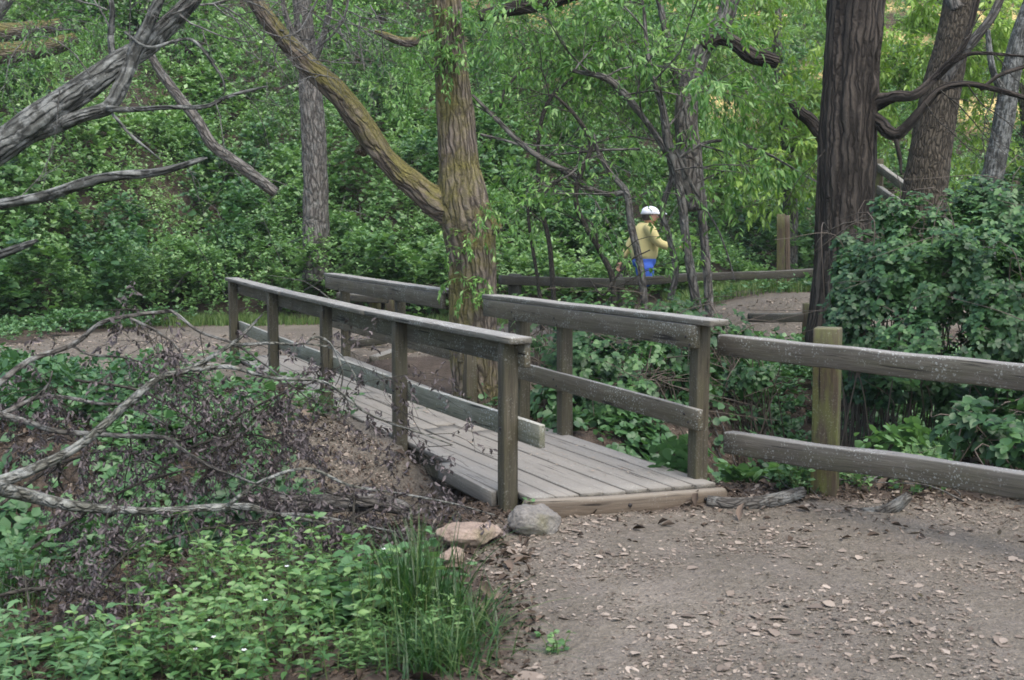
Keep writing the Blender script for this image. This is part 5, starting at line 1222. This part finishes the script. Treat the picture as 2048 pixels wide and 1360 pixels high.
def person():
    Yp = 17.4; c = at(1287, 600, Yp); g0 = at(1292, 408, Yp)[2] - 1.72 * 1.04
    root = thing('person', 'walker in yellow shirt, blue shorts and white cap beyond the low rail', 'person', (c[0], Yp, g0))
    # local axes: +x is the walking direction (right in the photo), z up
    Vb = [(0, 0, .92), (0, 0, 1.05), (.01, 0, 1.20), (.02, 0, 1.34), (.04, 0, 1.43), (.06, 0, 1.50),
          (.02, -.17, 1.38), (-.13, -.22, 1.16), (-.24, -.21, .95), (-.29, -.20, .87),       # near arm swung back
          (.02, .17, 1.38), (.14, .22, 1.15), (.36, .20, 1.08), (.43, .19, 1.09),            # far arm forward
          (0, -.09, .88), (.10, -.09, .48), (-.08, -.09, .12),                               # near leg
          (0, .09, .88), (-.02, .09, .49), (.10, .09, .08), (.24, .09, .04), (-.14, -.09, .055), (.0, -.09, .03)]
    Eb = [(0, 1), (1, 2), (2, 3), (3, 4), (4, 5), (3, 6), (6, 7), (7, 8), (8, 9), (3, 10), (10, 11), (11, 12), (12, 13), (0, 14), (14, 15), (15, 16), (0, 17), (17, 18), (18, 19), (19, 20), (16, 22)]
    Vb = Vb[:21] + [Vb[22]]; Eb[-1] = (16, 21)
    Rb = [(.13, .10), (.12, .11), (.125, .115), (.12, .11), (.06, .06), (.055, .05), .06, .045, .032, .026, .06, .045, .032, .026, .085, .055, .038, .085, .055, .038, .028, .028]
    skin('body', Vb, Eb, Rb, M_skin, root, vox=.01)
    # head
    import bmesh
    def ell(name, cpos, dims, mt, fn=None, sub=4):
        bm = bmesh.new(); bmesh.ops.create_icosphere(bm, subdivisions=sub, radius=1)
        for v in bm.verts:
            q = np.array(v.co[:]); q = fn(q) if fn else q; v.co = Vector(q * dims) + Vector(cpos)
        me = bpy.data.meshes.new(name); bm.to_mesh(me); bm.free(); me.materials.append(mt); me.polygons.foreach_set('use_smooth', np.ones(len(me.polygons), bool))
        o = link(name, me, root); o.matrix_parent_inverse = Matrix.Identity(4); return o
    def headf(q):
        q = q.copy(); x, y, z = q
        if z < 0: q[1] *= 1 + .22 * z; q[0] *= 1 + .08 * z
        if x > 0: q[0] += .28 * math.exp(-((y / .16) ** 2) - (((z + .08) / .17) ** 2)) - .08 * math.exp(-((z - .12) / .1) ** 2) + .06 * math.exp(-((y / .3) ** 2) - (((z + .48) / .08) ** 2)) + .06 * math.exp(-((y / .3) ** 2) - (((z + .80) / .15) ** 2))
        if abs(y) > .8 and abs(x + .05) < .25 and abs(z) < .25: q[1] *= 1.12
        return q
    H = (.085, 0, 1.54)
    ell('head', H, (.108, .084, .125), M_skin, headf)
    ell('eye', (H[0] + .092, -.032, H[2] + .010), (.012, .012, .010), M_white, None, 2); ell('eye', (H[0] + .092, .032, H[2] + .010), (.012, .012, .010), M_white, None, 2)
    ell('ear', (H[0] - .005, -.085, H[2]), (.02, .009, .032), M_skin, None, 2); ell('ear', (H[0] - .005, .085, H[2]), (.02, .009, .032), M_skin, None, 2)
    ell('hair', (H[0] - .018, 0, H[2] + .012), (.106, .089, .098), M_hair, lambda q: np.array([min(q[0], .35), q[1], q[2] if q[2] > -.75 else -.75]))
    ell('cap', (H[0] - .004, 0, H[2] + .050), (.136, .112, .100), M_white, lambda q: np.array([q[0], q[1], q[2] if q[2] > -.15 else -.15 + (q[2] + .15) * .05]))
    def brim(q): return np.array([q[0], q[1], q[2] - .9 * q[0] ** 2 * .5])
    ell('cap_brim', (H[0] + .135, 0, H[2] + .044), (.115, .092, .020), M_white, brim)
    # clothing: slightly larger skins with clean ends
    skin('shirt', [(-.01, 0, .86), (0, 0, 1.06), (.01, 0, 1.22), (.02, 0, 1.36), (.035, 0, 1.46),
          (.01, -.06, 1.40), (.02, -.19, 1.38), (-.13, -.235, 1.165), (-.255, -.218, .925), (.01, .06, 1.40), (.02, .19, 1.38), (.14, .235, 1.155), (.37, .215, 1.095)],
         [(0, 1), (1, 2), (2, 3), (3, 4), (5, 6), (6, 7), (7, 8), (9, 10), (10, 11), (11, 12)],
         [(.19, .22), (.195, .225), (.18, .22), (.15, .20), (.09, .09), .09, .095, .072, .056, .08, .088, .072, .056], M_shirt, root, vox=.014)
    skin('shorts', [(-.01, 0, 1.0), (0, 0, .90), (0, 0, .78), (.0, -.10, .90), (.03, -.10, .74), (.09, -.10, .50), (0, .10, .90), (0, .10, .74), (-.015, .10, .50)], [(0, 1), (1, 2), (3, 4), (4, 5), (6, 7), (7, 8)], [(.165, .19), (.18, .20), (.15, .17), .13, .135, .115, .13, .135, .115], M_blue, root, vox=.014)
    # shoes
    for (x_, y_, z_, tilt) in ((-.04, .09, .045, .15), (.17, -.09, .06, -.15)):
        o = ell('shoe', (x_, y_, z_), (.14, .05, .045), M_shoe, lambda q: np.array([q[0], q[1], max(q[2], -.6)]))
    # hands: palm, four curled fingers, thumb
    def hand(w, d, side):
        w = np.array(w); d = unit(np.array(d)); yx = np.array([0, 1., 0]); up = np.cross(d, yx); up = unit(up)
        V = [tuple(w - d * .01), tuple(w + d * .04), tuple(w + d * .075)]; E = [(0, 1), (1, 2)]; Rr = [(.024, .018), (.036, .017), (.034, .015)]
        for k, (o_, L) in enumerate(((-.030, .062), (-.010, .072), (.010, .068), (.030, .054))):
            b0 = w + d * .070 + up * o_; i0 = len(V)
            V += [tuple(b0), tuple(b0 + d * L * .45 - yx * side * .006), tuple(b0 + d * L * .8 - yx * side * .024), tuple(b0 + d * L * .92 - yx * side * .045)]
            E += [(2, i0), (i0, i0 + 1), (i0 + 1, i0 + 2), (i0 + 2, i0 + 3)]; Rr += [.0095, .009, .0085, .007]
        i0 = len(V); b0 = w + d * .02 - up * .028
        V += [tuple(b0), tuple(b0 + d * .025 - up * .022), tuple(b0 + d * .05 - up * .028 - yx * side * .012)]; E += [(1, i0), (i0, i0 + 1), (i0 + 1, i0 + 2)]; Rr += [.013, .011, .009]
        skin('hand', V, E, Rr, M_skin, root, 1)
    root.scale = (1.04, 1.12, 1.04); root.rotation_euler = (0, 0, math.radians(8))
    hand((-.29, -.20, .87), (-.35, 0, -.9), -1); hand((.43, .19, 1.09), (.9, 0, .15), 1)
    mbp = MB(); tube(mbp, np.array([[-.27, .20, .86], [-.42, .20, .45], [-.58, .20, .02]]), [.011, .010, .007], 8, .1)
    o = link('walking_stick', mbp.build('walking_stick', M_hair), label='thin dark walking stick held in the hand of the walker', cat='walking stick')
    o.matrix_world = Matrix.Translation(root.location) @ Matrix.Rotation(math.radians(8), 4, 'Z') @ Matrix.Diagonal((1.04, 1.04, 1.04, 1))
    return root
person()

# ------------------------------------------------------------------ thin air haze round the whole place
hz = bpy.data.materials.new('haze'); hz.use_nodes = True; nt = hz.node_tree
for n_ in list(nt.nodes):
    if n_.type == 'BSDF_PRINCIPLED': nt.nodes.remove(n_)
pv = nt.nodes.new('ShaderNodeVolumePrincipled'); pv.inputs['Color'].default_value = (.80, .88, .95, 1); pv.inputs['Density'].default_value = .0005
nt.links.new(pv.outputs[0], nt.nodes['Material Output'].inputs['Volume'])
zt_ = float(Z.max()) + 3; x0, x1, y0, y1, z0, z1 = -72., 72., -27., 112., float(Z.min()) - 1, max(zt_, 14.)
V = np.array([[x0, y0, z0], [x1, y0, z0], [x1, y1, z0], [x0, y1, z0], [x0, y0, z1], [x1, y0, z1], [x1, y1, z1], [x0, y1, z1]])
Fh = np.array([[0, 3, 2, 1], [4, 5, 6, 7], [0, 1, 5, 4], [1, 2, 6, 5], [2, 3, 7, 6], [3, 0, 4, 7]])
link('haze', mesh_np('haze', V, Fh, hz), label='thin pale air haze filling the valley', cat='haze', kind='stuff')
SC.cycles.volume_bounces = 0
